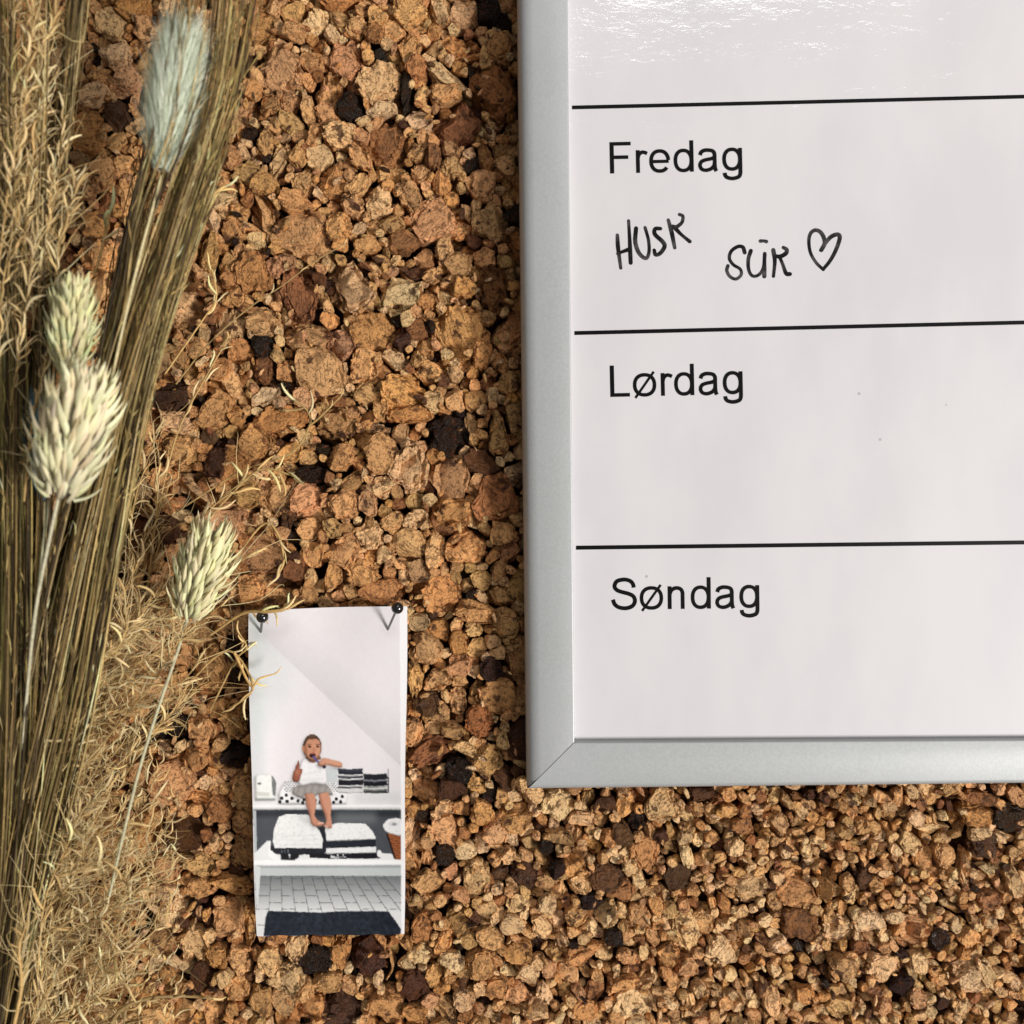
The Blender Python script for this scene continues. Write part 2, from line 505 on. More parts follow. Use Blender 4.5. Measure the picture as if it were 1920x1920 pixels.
# the chunks one can pick out in the photograph: centre, width, height, tone (+ L: layered), turn
BIG = """525 135 78 84 t 0;590 36 58 40 l 30;549 57 44 38 t 0;647 103 72 82 p 0;712 149 82 88 l 0;758 168 30 82 k 0;655 195 64 54 k 0;769 24 72 62 t 0
869 24 58 52 l 0;915 16 48 44 k 0;866 84 78 50 oL -10;926 163 90 118 r 0;839 146 88 44 l -30;834 168 62 46 g 0;850 225 90 104 r 0;715 200 58 30 l 0;720 265 90 80 d 0
674 290 40 66 tL 35;639 249 62 44 l 0;614 208 48 54 p 0;522 295 36 80 lL -25;555 290 30 40 g 0;498 263 40 48 g 0;620 338 68 58 o 0;568 341 44 44 t 0;780 284 38 32 t 0
812 290 38 48 r 0;842 276 44 30 g -30;910 292 30 60 r 15;785 317 38 38 p 0;845 311 42 44 g 0;660 380 44 54 t 0;709 371 50 60 l 0;549 376 66 46 o -20;780 127 42 54 o 0
766 84 38 48 o 0;669 46 40 44 t 0;706 24 44 44 t 0;736 51 42 36 p 0;701 62 32 38 d 0;500 190 44 42 t 0;541 184 50 34 t 20;541 222 52 46 g 0;576 200 28 64 t 10;492 341 48 48 o 0
568 431 120 100 t 0;633 423 48 68 t 0;650 534 114 94 lL -6;560 548 68 114 dL 5;742 548 100 74 l 0;476 513 72 84 o 0;511 496 34 44 p 0;750 450 74 50 d 0;733 418 58 44 g 0
812 410 86 84 p 0;869 415 30 124 tL -4;918 415 80 60 g -25;685 458 54 30 o -15;858 488 58 66 g 0;831 467 40 48 t 0;926 540 58 90 rL 0;861 613 108 112 o 0;696 618 90 84 o 0
568 624 94 62 g -10;633 643 64 64 p 0;595 691 94 104 t 20;538 691 48 42 o 0;677 683 64 74 t 0;490 602 68 58 g 0;492 648 42 54 k 0;758 740 90 84 o 0;712 756 32 54 t 0
804 697 54 42 t 0;809 754 44 40 l -30;904 656 36 74 o -15;682 735 48 44 g 0;492 691 48 64 d 0;853 751 38 42 t 0;804 561 42 36 o 0;866 537 52 42 o 0
520 790 98 62 o 10;622 795 78 78 gL -20;766 774 90 44 o 0;839 814 84 100 k 0;715 852 58 86 p 0;766 879 80 90 lL 0;842 895 84 94 p 0;934 811 42 84 g 0;931 933 84 90 r 0
839 971 98 72 o 0;574 936 64 68 p 0;647 944 54 68 t 0;736 982 42 44 t 0;693 1009 46 58 l 0;766 1020 68 62 t 0;815 1033 42 74 t 0;942 996 48 54 t 0;877 1025 86 72 o 0
682 1080 58 58 t 0;717 1109 88 52 oL 0;831 1117 74 78 o 0;893 1136 70 28 o 0;476 825 78 68 oL 0;549 1071 48 54 r 0;574 1115 34 38 t 0;904 1088 42 38 g 0;636 860 58 52 o 35
579 890 68 32 k 0;690 944 38 54 p 0;620 1082 38 58 o 0;890 1151 84 44 oL -10;792 1220 64 68 t 0;948 1168 68 54 g 0;890 1180 34 28 t 0;932 1310 70 80 o 0;915 1428 58 58 g 0
775 1378 38 58 o 0;775 1274 32 68 t 0;857 1318 32 50 t 0;809 1416 80 62 dL 20;857 1450 54 54 k 0;894 1351 54 64 r 0;923 1255 44 54 k 0;861 1249 48 48 p 0;830 1341 30 34 t 0
800 1320 48 48 d 0;850 1482 64 48 d 0;978 1472 24 30 l 0
306 1634 66 64 t 0;300 1700 118 86 l -15;372 1628 64 54 g 0;419 1728 70 74 t 0;353 1778 66 88 l 10;431 1666 84 42 o -5;369 1669 54 48 o 0;291 1766 58 64 g 0;400 1806 50 54 o 0
462 1747 32 84 o 0;444 1806 54 74 t 0;556 1775 44 54 lL 0;540 1840 62 66 lL 30;587 1806 74 58 k 0;609 1844 64 42 g 0;637 1787 38 58 o 0;681 1800 78 78 d 0;528 1881 58 58 g 0
444 1866 54 64 t 0;737 1822 30 86 t -15;294 1906 64 54 t 0;487 1881 44 54 g 0;572 1862 30 42 t 0;575 1900 64 64 o 0;325 1856 48 38 gL 0;253 1850 38 48 t 0;209 1856 48 54 r 0
637 1900 84 64 d 0;778 1856 54 64 d 0
207 40 64 60 l 0;217 97 64 60 l 0;230 150 64 60 t 0;267 50 42 52 t 0;170 173 58 58 l 0;157 243 64 90 o 0;217 213 54 58 d 0;227 303 48 44 t 0;187 317 64 64 t 0;177 417 54 54 o 0
190 477 54 58 o 0;387 473 40 74 g -10;430 433 48 42 o 0;433 553 42 42 o 0;273 113 48 54 o 0;460 320 48 54 g 0;247 10 68 44 o 0;320 13 54 48 l 0;430 293 38 44 o 0
385 1265 86 94 t 0;320 1369 80 58 k 0;250 1388 64 54 d 0;439 1357 54 68 t 0;439 1419 64 48 k 0;320 1473 84 84 t 0;343 1569 80 68 d 0;358 1430 54 44 o 0;408 1519 54 64 r 0
400 767 90 68 o 0;440 780 36 38 o 0;447 660 44 64 o 0;403 690 58 44 o 0;320 847 84 74 t 0;400 870 58 64 d 0;430 880 64 74 o 0;320 740 64 54 d 0;367 650 44 38 t 0;307 993 54 58 d 0
1047 1513 60 64 l 10;1243 1513 64 64 l 0;1313 1492 58 30 d 0;1192 1546 38 50 k 0;1165 1568 42 54 d 0;835 1562 56 68 p 0;905 1525 42 46 o 0;968 1540 68 50 t 0;1141 1574 32 32 o 0
1047 1574 58 30 t 0;1213 1600 62 58 o 0;893 1652 46 74 l -15;953 1610 30 36 l 0;1080 1630 38 50 o 0;1086 1664 42 46 l 0;802 1661 62 54 t 0;1026 1700 34 38 l 0;1138 1722 50 48 lL 5
860 1734 46 52 g -30;790 1743 54 64 r 0;845 1806 50 32 l 0;899 1806 56 64 oL 0;1089 1797 58 34 o 0;971 1791 54 48 o 0;1201 1722 44 44 t 0;1292 1746 50 74 l 0;1325 1734 42 52 t 0
1195 1882 90 74 l 0;1165 1852 68 36 oL 25;996 1900 74 48 l 0;929 1858 58 44 o 0;968 1870 54 34 t 0;1020 1870 30 46 l 15;866 1882 42 42 l 0;814 1833 34 36 o 0;1255 1800 48 58 o 0
1289 1821 44 58 p 0;1177 1800 48 24 p -10;1138 1649 64 54 d 0;1274 1646 48 64 d 0;984 1643 50 54 d 0;830 1610 44 48 k 0;1044 1631 32 32 k 0;1150 1758 38 38 k 0;1080 1722 38 44 t 0
778 1903 54 44 o 0;1098 1897 54 48 o 0;1289 1607 22 42 l 15;863 1679 36 24 p -30
1579 1510 30 27 o 0;1687 1495 25 40 t 0;1721 1534 32 30 l 0;1591 1562 30 40 t -25;1621 1556 30 37 g 0;1709 1580 40 42 l 0;1841 1531 68 52 o 0;1838 1562 38 30 l 0;1829 1501 74 36 d 0
1899 1540 64 58 k 0;1467 1552 36 50 g 20;1379 1592 32 34 l 0;1397 1549 47 31 r 0;1772 1604 42 48 t 0;1742 1616 40 48 o 0;1805 1622 28 80 lL 12;1748 1558 74 25 l 15;1409 1670 62 58 l 0
1497 1679 78 62 o 0;1600 1682 52 36 l 20;1548 1670 32 42 t 0;1588 1658 26 34 t 0;1618 1649 30 37 d 0;1712 1752 80 64 pL 0;1760 1770 42 42 k 0;1630 1731 58 42 l 0;1576 1749 52 52 l 0
1497 1734 68 58 d 0;1678 1722 37 23 l 0;1361 1788 68 68 l 0;1464 1782 40 44 l 0;1394 1746 40 34 t 0;1669 1821 78 52 l 0;1820 1840 62 68 l 0;1851 1827 32 52 l 25;1730 1812 36 44 l 0
1696 1855 48 42 k 0;1512 1870 36 40 o 0;1449 1882 32 54 l 0;1579 1815 52 48 g 0;1576 1894 62 42 t 0;1660 1888 34 34 p 0;1814 1894 37 30 l 0;1727 1879 32 37 p 0;1854 1688 42 37 r 0
1848 1586 52 52 d 0;1823 1764 42 37 t 0;1905 1655 30 54 l 0;1618 1782 34 37 r 0"""
big = []
for line in BIG.splitlines():
    for it in line.split(';'):
        a = it.split()
        big.append((float(a[0]), float(a[1]), float(a[2]), float(a[3]), a[4][0], 'L' in a[4], float(a[5])))


def behind_board(u, v):
    return u > 1090 and v < 1385


def fine(u, v):
    """0 where the cork is coarse, 1 where it is fine (towards the lower right)"""
    return min(1.0, max(0.0, (u - 700) / 700)) * min(1.0, max(0.0, (v - 1300) / 250))


CELL = 60
grid = {}


def near(u, v):
    gu, gv = int(u // CELL), int(v // CELL)
    for a in range(gu - 2, gu + 3):
        for b in range(gv - 2, gv + 3):
            yield from grid.get((a, b), ())


def free(u, v, r, k):
    for (x, y, q, i) in near(u, v):
        if (x - u) ** 2 + (y - v) ** 2 < (k * (r + q)) ** 2: return False
    return True


def occupy(u, v, r, i): grid.setdefault((int(u // CELL), int(v // CELL)), []).append((u, v, r, i))


def walls_of(i, u, v, circles):
    """planes between granule i and its neighbours"""
    best = {}
    for (cx, cy, cr) in circles:
        for (x, y, q, j) in near(cx, cy):
            if j == i or q < 0.42 * cr: continue
            d = math.hypot(x - cx, y - cy)
            if d < 1 or d > 1.75 * (cr + q): continue
            if j not in best or d - q < best[j][0]: best[j] = (d - q, cx, cy, cr, x, y, q, d)
    out = []
    for (_, cx, cy, cr, x, y, q, d) in best.values():
        nx, ny = (x - cx) / d, -(y - cy) / d
        off = d * cr / (cr + q) * 0.99
        out.append((nx, ny, (off + (cx - u) * nx - (cy - v) * ny) * S))
    return out


LO, HI = -170, 2090
wall_v = np.array([[P(LO, LO)[0], 0.0135, P(LO, LO)[2]], [P(HI, LO)[0], 0.0135, P(HI, LO)[2]],
                   [P(HI, HI)[0], 0.0135, P(HI, HI)[2]], [P(LO, HI)[0], 0.0135, P(LO, HI)[2]]])
wall_v = np.vstack([wall_v, wall_v + np.array([0, 0.02, 0])])
wall = mesh_obj("wall", wall_v, [(3, 2, 1, 0), (4, 5, 6, 7), (0, 1, 5, 4), (1, 2, 6, 5), (2, 3, 7, 6), (3, 0, 4, 7)], M['back'], None, False)
tag(wall, "wall faced with coarse tan and dark brown cork granules", None, None, "structure")

parts, rest, under = [], [], []
gid = 0
for (u, v, w, h, tn, lay, rot) in big:
    gid += 1
    if tn == 'd' and rng.random() < 0.35: tn = 'r'
    cs = []
    if max(w, h) > 1.5 * min(w, h):
        a = math.radians(rot) if h < w else math.radians(rot + 90)
        m = min(w, h)
        L = (max(w, h) - m) / 2
        cs = [(u + t * L * math.cos(a), v - t * L * math.sin(a), m / 2) for t in (-1, 0, 1)]
    else: cs = [(u, v, (w + h) / 4)]
    for c in cs: occupy(*c, gid)
    parts.append((gid, cs, u, v, w * 1.22, h * 1.22, rot + rng.normal(0, 4), tn, lay, 0.0004 + rng.uniform(-0.0012, 0.0014)))
KINDS, WTS = list("tolgprdk"), np.array([0.28, 0.19, 0.23, 0.13, 0.04, 0.05, 0.05, 0.03])
for r0, tries in ((42, 350), (34, 900), (27, 2600), (21, 5500), (16, 9000), (12, 16000), (8.5, 24000), (6, 18000)):
    for _ in range(tries):
        u, v = rng.uniform(LO + 20, HI - 20, 2)
        if behind_board(u, v): continue
        f = fine(u, v)
        r = r0 * rng.uniform(0.85, 1.15)
        if f > 0.2 and r > 30 - 19 * f: continue
        if not free(u, v, r, 0.88 if r > 14 else 0.80): continue
        gid += 1
        asp = rng.uniform(0.70, 1.0) if rng.random() < 0.55 else rng.uniform(0.34, 0.66)
        tn = KINDS[rng.choice(8, p=WTS)]
        if f > 0.3 and tn in 'okd' and rng.random() < 0.45: tn = 'l'
        rot = rng.uniform(0, 180)
        occupy(u, v, r, gid)
        k_ = 3.0 if r > 10 else 3.2
        item = (gid, [(u, v, r)], u, v, k_ * r / math.sqrt(asp) * 0.96, k_ * r * math.sqrt(asp), rot, tn, rng.random() < 0.38,
                rng.uniform(-0.0018, 0.0010) if r > 18 else rng.uniform(-0.0034, 0.0002))
        inside = -20 < u < 1940 and -20 < v < 1940
        if len(parts) < 300 and r > 24 and inside and not (u < 250 and v > 500): parts.append(item)
        else: rest.append(item)
# chips and dust of cork lying on the chunks
for _ in range(1700):
    u, v = rng.uniform(LO + 20, HI - 20, 2)
    if behind_board(u, v): continue
    r = rng.uniform(3.2, 9.0)
    rest.append((0, [], u, v, 3.0 * r, 1.3 * r, rng.uniform(0, 180), KINDS[rng.choice(8, p=np.array([.22, .2, .22, .1, .06, .08, .08, .04]))], False, rng.uniform(-0.0010, 0.0009)))
# the layer below, seen in the gaps
for _ in range(4300):
    u, v = rng.uniform(LO + 20, HI - 20, 2)
    if behind_board(u, v): continue
    r = rng.uniform(13, 26) * (1 - 0.4 * fine(u, v))
    under.append((0, [], u, v, 2.3 * r, 1.7 * r, rng.uniform(0, 180), KINDS[rng.choice(8, p=np.array([.07, .10, .03, .10, .05, .25, .25, .15]))], False, rng.uniform(-0.0085, -0.0040)))

for (i, cs, u, v, w, h, rot, tn, lay, fr) in parts:
    vw, F, lco, tc, gl = granule(u, v, w, h, rot, tn, 3, fr, lay, walls_of(i, u, v, cs))
    mesh_obj("cork_granule", vw, F, M['cork'], wall, True, {"lco": ('FLOAT_VECTOR', lco), "tone": ('FLOAT_COLOR', tc), "gloss": ('FLOAT', gl)}, origin=P(u, v, 0), sharp=27)

acc = {k: [] for k in ("v", "f", "l", "t", "g")}
base = 0
for (i, cs, u, v, w, h, rot, tn, lay, fr) in rest + under:
    size = max(w, h)
    lv = 1 if (size < 28 or not cs) else (3 if size > 74 else 2)
    vw, F, lco, tc, gl = granule(u, v, w, h, rot, tn, lv, fr, lay, walls_of(i, u, v, cs) if cs and size > 20 else ())
    acc["v"].append(vw); acc["f"].append(F + base); acc["l"].append(lco); acc["t"].append(tc); acc["g"].append(gl)
    base += len(vw)
g = mesh_obj("granule_fill", np.vstack(acc["v"]), np.vstack(acc["f"]), M['cork'], wall, True, {
    "lco": ('FLOAT_VECTOR', np.vstack(acc["l"])), "tone": ('FLOAT_COLOR', np.vstack(acc["t"])), "gloss": ('FLOAT', np.concatenate(acc["g"]))}, sharp=30)
fl = np.concatenate([np.full(len(f_), len(f_) > 80) for f_ in acc["f"]])
g.data.polygons.foreach_set("use_smooth", fl)
tag(g, kind="stuff")

# ------------------------------------------------------------------ the whiteboard

def board_d(v):            # it hangs from above, so it leans out towards the top
    return 0.0070 + (1480 - v) / 1480 * 0.0055


def B(u, v, lift=0.0):
    d = board_d(v) + lift
    return P(u, v, d)


RAIL_H = 0.0040
UR, VT = 2120, -200        # how far the board is built beyond the frame
board = empty("whiteboard", P(1500, 1480, 0.007))
tag(board, "white weekly planner board with silver frame and black Danish weekday names", "whiteboard")


def lerp(a, b, t): return (a[0] + (b[0] - a[0]) * t, a[1] + (b[1] - a[1]) * t)


prof = [(0.0, -0.0125), (0.0, -0.0010), (0.010, 0.0004), (0.035, 0.0016), (0.075, 0.0026), (0.13, 0.0033), (0.20, 0.0038), (0.30, 0.0040),
        (0.62, 0.0041), (0.955, 0.0040), (0.975, 0.0039), (0.985, 0.0035), (0.995, -0.0004)]
prof_b = [(0.0, -0.0125), (0.0, 0.0010), (0.012, 0.0026), (0.035, 0.0034), (0.065, 0.0038), (0.11, 0.0040), (0.5, 0.0041), (0.93, 0.0040), (0.955, 0.0038), (0.965, 0.0033), (0.985, -0.0004)]


def rail(ends, profile, name, label):
    """ends: (outer, inner) pixel pairs for each end, at the rail's top"""
    vs, n = [], len(profile)
    for (o, i) in ends:
        for (a, h) in profile:
            h = h * 0.68 if h > 0 else h
            u, v = lerp(o, i, a)
            p = B(u, v, RAIL_H)
            p[1] -= h - RAIL_H
            vs.append(p)
    fs = [(k, k + 1, n + k + 1, n + k) for k in range(n - 1)]
    o = mesh_obj(name, vs, fs, M['alu'], board, True, sharp=50)
    o.data.flip_normals() if o.data.polygons[n // 2].normal.y > 0 else None
    if label: o["label"] = label
    return o


def edge_u(v, a): return (970 + (988 - 970) * v / 1482) * (1 - a) + (1066.5 + (1080 - 1066.5) * v / 1392) * a


rail([((edge_u(VT, 0), VT), (edge_u(VT, 1), VT)), ((988, 1482.5), (1079.2, 1391.0))], prof, "frame_rail", None)
rail([((988.7, 1483.1), (1080.5, 1391.4)), ((UR, 1470.5), (UR, 1385.0))], prof_b, "frame_rail", None)

pv, pf = [], []
for v in np.linspace(VT, 1440, 12):
    for u in np.linspace(1030, UR, 12): pv.append(B(u, v))
for j in range(11):
    for i in range(11): pf.append((j * 12 + i, j * 12 + i + 1, (j + 1) * 12 + i + 1, (j + 1) * 12 + i))
nf = len(pv)
for (u, v) in ((1030, VT), (UR, VT), (UR, 1440), (1030, 1440)): pv.append(B(u, v, -0.006))
pf += [(nf + 3, nf + 2, nf + 1, nf)]
panel = mesh_obj("panel", pv, [tuple(reversed(f)) for f in pf], M['board'], board, False)
if panel.data.polygons[0].normal.y > 0: panel.data.flip_normals()

LIFT = 0.00006


def ribbon(pts, width, closed=False, round_caps=False, n=None, lift=LIFT):
    """a flat inked stroke on the board: centreline in photo px; width px (number or array)"""
    p = np.asarray(pts, float)
    if n: p = spline(p, n)
    t = np.gradient(p, axis=0)
    if closed:
        t[0] = p[1] - p[-2]
        t[-1] = t[0]
    t /= np.linalg.norm(t, axis=1)[:, None] + 1e-9
    nrm = np.stack([-t[:, 1], t[:, 0]], 1)
    w = np.broadcast_to(np.asarray(width, float), (len(p),)) / 2
    L, R_ = p + nrm * w[:, None], p - nrm * w[:, None]
    if round_caps:
        for end, s in ((0, -1), (-1, 1)):
            caps_l, caps_r = [], []
            for a in (30, 60, 82):
                ca, sa = math.cos(math.radians(a)), math.sin(math.radians(a))
                caps_l.append(p[end] + s * t[end] * w[end] * sa + nrm[end] * w[end] * ca)
                caps_r.append(p[end] + s * t[end] * w[end] * sa - nrm[end] * w[end] * ca)
            if end == 0: L, R_ = np.vstack([caps_l[::-1], L]), np.vstack([caps_r[::-1], R_])
            else: L, R_ = np.vstack([L, caps_l]), np.vstack([R_, caps_r])
    v = [B(*q, lift) for q in L] + [B(*q, lift) for q in R_]
    m = len(L)
    f = np.array([(i, i + 1, m + i + 1, m + i) for i in range(m - 1)])
    return np.array(v), f


def facing(o):
    me = o.data
    for pl in me.polygons:
        if pl.normal.y > 0: pl.flip()
    me.update()
    return o


def strokes(name, items, mat, lab=None):
    J = Join()
    for i, (v, f) in enumerate(items):
        v = v.copy()
        v[:, 1] -= i * 0.000006
        J.add(v, f)
    o = facing(J.build(name, mat, panel, False))
    if lab: o["label"] = lab
    return o


strokes("ruled_line", [ribbon([(1072.5, 201.5), (1500, 191.5), (1925, 181), (UR, 176)], 7.2)], M['ink'])
strokes("ruled_line", [ribbon([(1077, 624.5), (1500, 614.5), (1925, 604.5), (UR, 600)], 7.4)], M['ink'])
strokes("ruled_line", [ribbon([(1080, 1027), (1500, 1022), (1925, 1017), (UR, 1015)], 7.6)], M['ink'])


def ell(cx, cy, rx, ry, a0, a1, n=30):
    a = np.radians(np.linspace(a0, a1, n))
    e = 2 / 2.25                                    # slightly squared bowls
    c, s = np.cos(a), np.sin(a)
    return np.stack([cx + rx * np.sign(c) * np.abs(c) ** e, cy + ry * np.sign(s) * np.abs(s) ** e], 1)


def glyph(ch):
    """grotesque letters as strokes (centreline in em/1000 units, width); -> strokes, advance"""
    w = 86
    bowl = ('c', ell(258, 260, 181, 229, 0, 360, 48), w - 4)
    if ch == 'F': return [('l', [(127, 0), (127, 716)], 96), ('l', [(100, 674), (563, 674)], 84), ('l', [(100, 366), (502, 366)], 84)], 611
    if ch == 'L': return [('l', [(121, 0), (121, 716)], 96), ('l', [(90, 42), (521, 42)], 84)], 556
    if ch == 'r': return [('l', [(109, 0), (109, 519)], 88), ('s', [(109, 200), (112, 330), (142, 425), (205, 468), (268, 462), (322, 436)], 84)], 333
    if ch == 'n': return [('l', [(109, 0), (109, 519)], 88), ('s', [(109, 250), (116, 350), (165, 440), (262, 479), (356, 456), (400, 385), (405, 280), (405, 0)], 86)], 556
    if ch == 'd': return [bowl, ('l', [(447, 0), (447, 716)], 88)], 556
    if ch == 'g': return [('c', ell(256, 264, 180, 225, 0, 360, 48), w - 4),
                          ('s', [(443, 519), (443, 300), (443, 60), (438, -70), (395, -142), (262, -176), (140, -150), (92, -95), (84, -42)], 86)], 556
    if ch == 'e': return [('s2', np.vstack([[(92, 250), (250, 250), (430, 250), (478, 252)]]), 76), ('s2', ell(274, 259, 196, 229, 3, 322, 44), 84)], 556
    if ch == 'a': return [('s', [(84, 372), (112, 440), (190, 480), (280, 482), (370, 462), (412, 405), (416, 300), (417, 150), (425, 60), (450, 0)], 86),
                          ('s', [(416, 316), (330, 284), (210, 262), (118, 225), (80, 150), (104, 68), (170, 30), (258, 30), (350, 70), (405, 140), (416, 220)], 82)], 556
    if ch == 'ø': return [('c', ell(304, 259, 226, 229, 0, 360, 48), w - 4), ('l', [(88, -36), (520, 556)], 56)], 611
    if ch == 'S': return [('s', [(570, 500), (556, 575), (500, 645), (400, 682), (300, 682), (190, 650), (138, 570), (142, 500), (200, 440), (310, 400), (430, 368),
                                 (540, 318), (590, 240), (584, 150), (525, 75), (420, 36), (320, 34), (210, 62), (130, 130), (92, 232)], 92)], 667


def word(txt, u0, v0, u1, v1, em):
    """txt with its baseline from (u0, v0) towards (u1, v1)"""
    t = np.array([u1 - u0, v1 - v0], float)
    t /= np.linalg.norm(t)
    up = np.array([t[1], -t[0]])
    x, out = 0.0, []
    for ch in txt:
        sts, adv = glyph(ch)
        for kind, pts, w in sts:
            q = np.asarray(pts, float)
            if kind == 's': q = spline(q, 6 * len(q))
            q = np.array([u0, v0]) + ((q[:, :1] + x) * t + q[:, 1:] * up) * em / 1000
            out.append(ribbon(q, w * em / 1000, closed=(kind == 'c')))
        x += adv
    return out


strokes("lettering", word("Fredag", 1137.5, 325.5, 1386, 320, 82.2), M['ink'])
strokes("lettering", word("Lørdag", 1138.5, 744.5, 1386, 739, 82.2), M['ink'])
strokes("lettering", word("Søndag", 1142.0, 1143.5, 1414, 1140, 82.2), M['ink'])


def hand(name, polylines):
    items = []
    for pl in polylines:
        q = np.array(pl, float) / 3.5556 + np.array([1100, 220])
        n = max(8, 8 * len(pl))
        w = 6.9 + 1.0 * np.sin(np.linspace(0, 3.0 + rng.uniform(0, 2), n) + rng.uniform(0, 6))
        items.append(ribbon(q, w, round_caps=True, n=n))
    return strokes(name, items, M['marker'])


hand("handwriting", [[(205, 785), (210, 870), (228, 1005)], [(280, 690), (288, 830), (294, 970)], [(208, 908), (250, 892), (290, 878)],
                     [(330, 740), (325, 830), (350, 905), (395, 940), (416, 900), (413, 820), (390, 735)],
                     [(492, 742), (458, 744), (456, 780), (508, 830), (520, 862), (492, 905), (460, 916), (451, 886)],
                     [(545, 685), (568, 770), (588, 870)], [(620, 648), (642, 660), (636, 700), (600, 730), (572, 728)], [(590, 738), (630, 780), (688, 828)]])
hand("handwriting", [[(1054, 902), (1042, 866), (1008, 862), (965, 892), (952, 940), (978, 982), (1024, 1012), (1030, 1050), (995, 1078), (955, 1060), (935, 1022), (942, 990)],
                     [(1095, 890), (1078, 950), (1082, 1020), (1108, 1058), (1150, 1048), (1180, 1000), (1188, 912)], [(1188, 908), (1187, 980), (1185, 1060)], [(1160, 825), (1180, 824), (1198, 828)],
                     [(1245, 885), (1255, 960), (1246, 1060)], [(1312, 868), (1334, 882), (1328, 908), (1290, 928), (1254, 924)], [(1286, 928), (1308, 980), (1330, 1040), (1355, 1045)]])
hand("drawn_heart", [[(1565, 885), (1588, 835), (1568, 775), (1530, 752), (1496, 770), (1482, 820), (1492, 900), (1530, 968), (1578, 1015)],
                     [(1578, 1012), (1622, 958), (1662, 885), (1688, 805), (1674, 781), (1632, 795), (1592, 838), (1562, 886)]])

# ------------------------------------------------------------------ the pinned photo print

PW, PH, PX, PY, SS = 320, 640, 455, 1125, 2          # drawing canvas in photo px, supersampled
img = np.zeros((PH * SS, PW * SS, 3))
YY, XX = np.mgrid[0:PH * SS, 0:PW * SS]
XX = XX / SS + PX
YY = YY / SS + PY


prng = np.random.default_rng(5)


def paint(mask, colour, alpha=1.0):
    m = np.clip(mask * alpha, 0, 1)[..., None]
    img[:] = img * (1 - m) + np.asarray(colour, float) * m


def poly(pts, scale=4.682, off=(450, 1360), smooth=0):
    p = np.asarray(pts, float)
    if smooth:
        p = spline(np.vstack([p, p[:1]]), smooth)
    p = p / scale + np.array(off)
    m = np.zeros(XX.shape, bool)
    x0, x1 = p[:, 0].min(), p[:, 0].max()
    y0, y1 = p[:, 1].min(), p[:, 1].max()
    i0, i1 = int(max(0, (y0 - PY) * SS - 1)), int(min(PH * SS, (y1 - PY) * SS + 2))
    j0, j1 = int(max(0, (x0 - PX) * SS - 1)), int(min(PW * SS, (x1 - PX) * SS + 2))
    xx, yy = XX[i0:i1, j0:j1], YY[i0:i1, j0:j1]
    mm = np.zeros(xx.shape, bool)
    for k in range(len(p)):
        (xa, ya), (xb, yb) = p[k], p[(k + 1) % len(p)]
        if ya == yb: continue
        mm ^= ((ya > yy) != (yb > yy)) & (xx < (xb - xa) * (yy - ya) / (yb - ya) + xa)
    m[i0:i1, j0:j1] = mm
    return m


def blur(m, r):
    m = m.astype(float)
    for ax in (0, 1):
        for _ in range(2):
            c = np.cumsum(np.concatenate([np.zeros_like(np.take(m, [0], ax)), m], ax), ax)
            n = m.shape[ax]
            hi = np.minimum(np.arange(n) + r + 1, n)
            lo = np.maximum(np.arange(n) - r, 0)
            m = (np.take(c, hi, ax) - np.take(c, lo, ax)) / (2 * r + 1)
    return m


def solid(mask, colour, drop=0.35, edge=0.45, r=5):
    """a printed thing with its contact shadow and rounded shading"""
    m = mask.astype(float)
    sh = np.roll(np.roll(blur(m, 6), 5, 0), -4, 1)
    paint(np.clip(sh - m, 0, 1), (60, 56, 58), drop)
    paint(m, colour)
    lit = np.roll(np.roll(blur(m, r), -3, 0), 3, 1)
    paint(m * np.clip(1.25 - 1.35 * lit, 0, 1), np.asarray(colour, float) * 0.52, edge * 1.6 if edge < 0.6 else 0.9)
    paint(m * blur(prng.normal(size=m.shape), 3) * 2.0 * (m > 0), np.asarray(colour, float) * 0.8, 0.5)


def flat(mask, colour):
    m = mask.astype(float)
    paint(m, colour)
    paint(m * np.clip(blur(prng.normal(size=m.shape), 2) * 3, 0, 1), np.asarray(colour, float) * 0.82, 0.5)
    paint(np.clip(m - np.roll(m, -3, 0), 0, 1), np.asarray(colour, float) * 0.6, 0.7)


def ov(cx, cy, rx, ry):
    a = np.linspace(0, 2 * math.pi, 40)[:-1]
    return np.stack([cx + rx * np.cos(a), cy + ry * np.sin(a)], 1)


def line(pts, w): 
    m = np.zeros(XX.shape, bool)
    for a, b in zip(pts[:-1], pts[1:]):
        a, b = np.array(a, float), np.array(b, float)
        t = (b - a) / (np.linalg.norm(b - a) + 1e-9)
        nn = np.array([-t[1], t[0]]) * w / 2
        m |= poly([a + nn, b + nn, b - nn, a - nn])
    return m


img[:] = (221, 216, 218)
paint(blur(poly([(150, 100), (520, 100), (560, 1000), (190, 1500)], 5.333, (440, 1110)), 40), (206, 208, 209), 0.8)
# the sloping ceiling, darker along its fold
slope = poly([(250, 400), (400, 560), (1660, 1740), (1800, 1740), (1800, -50), (250, -50)], 5.333, (440, 1110))
dist = ((XX - 515) * (1740 - 560) - (YY - 1215) * (1660 - 400)) / math.hypot(1740 - 560, 1660 - 400)
paint(slope, (222, 217, 219))
paint(blur(slope, 1) * np.clip(1 - dist / 75, 0, 1), (190, 186, 189), 0.5)
paint(blur(poly([(140, 160), (270, 160), (300, 1950), (180, 1950)], 5.333, (440, 1110)), 16), (200, 206, 205), 0.7)
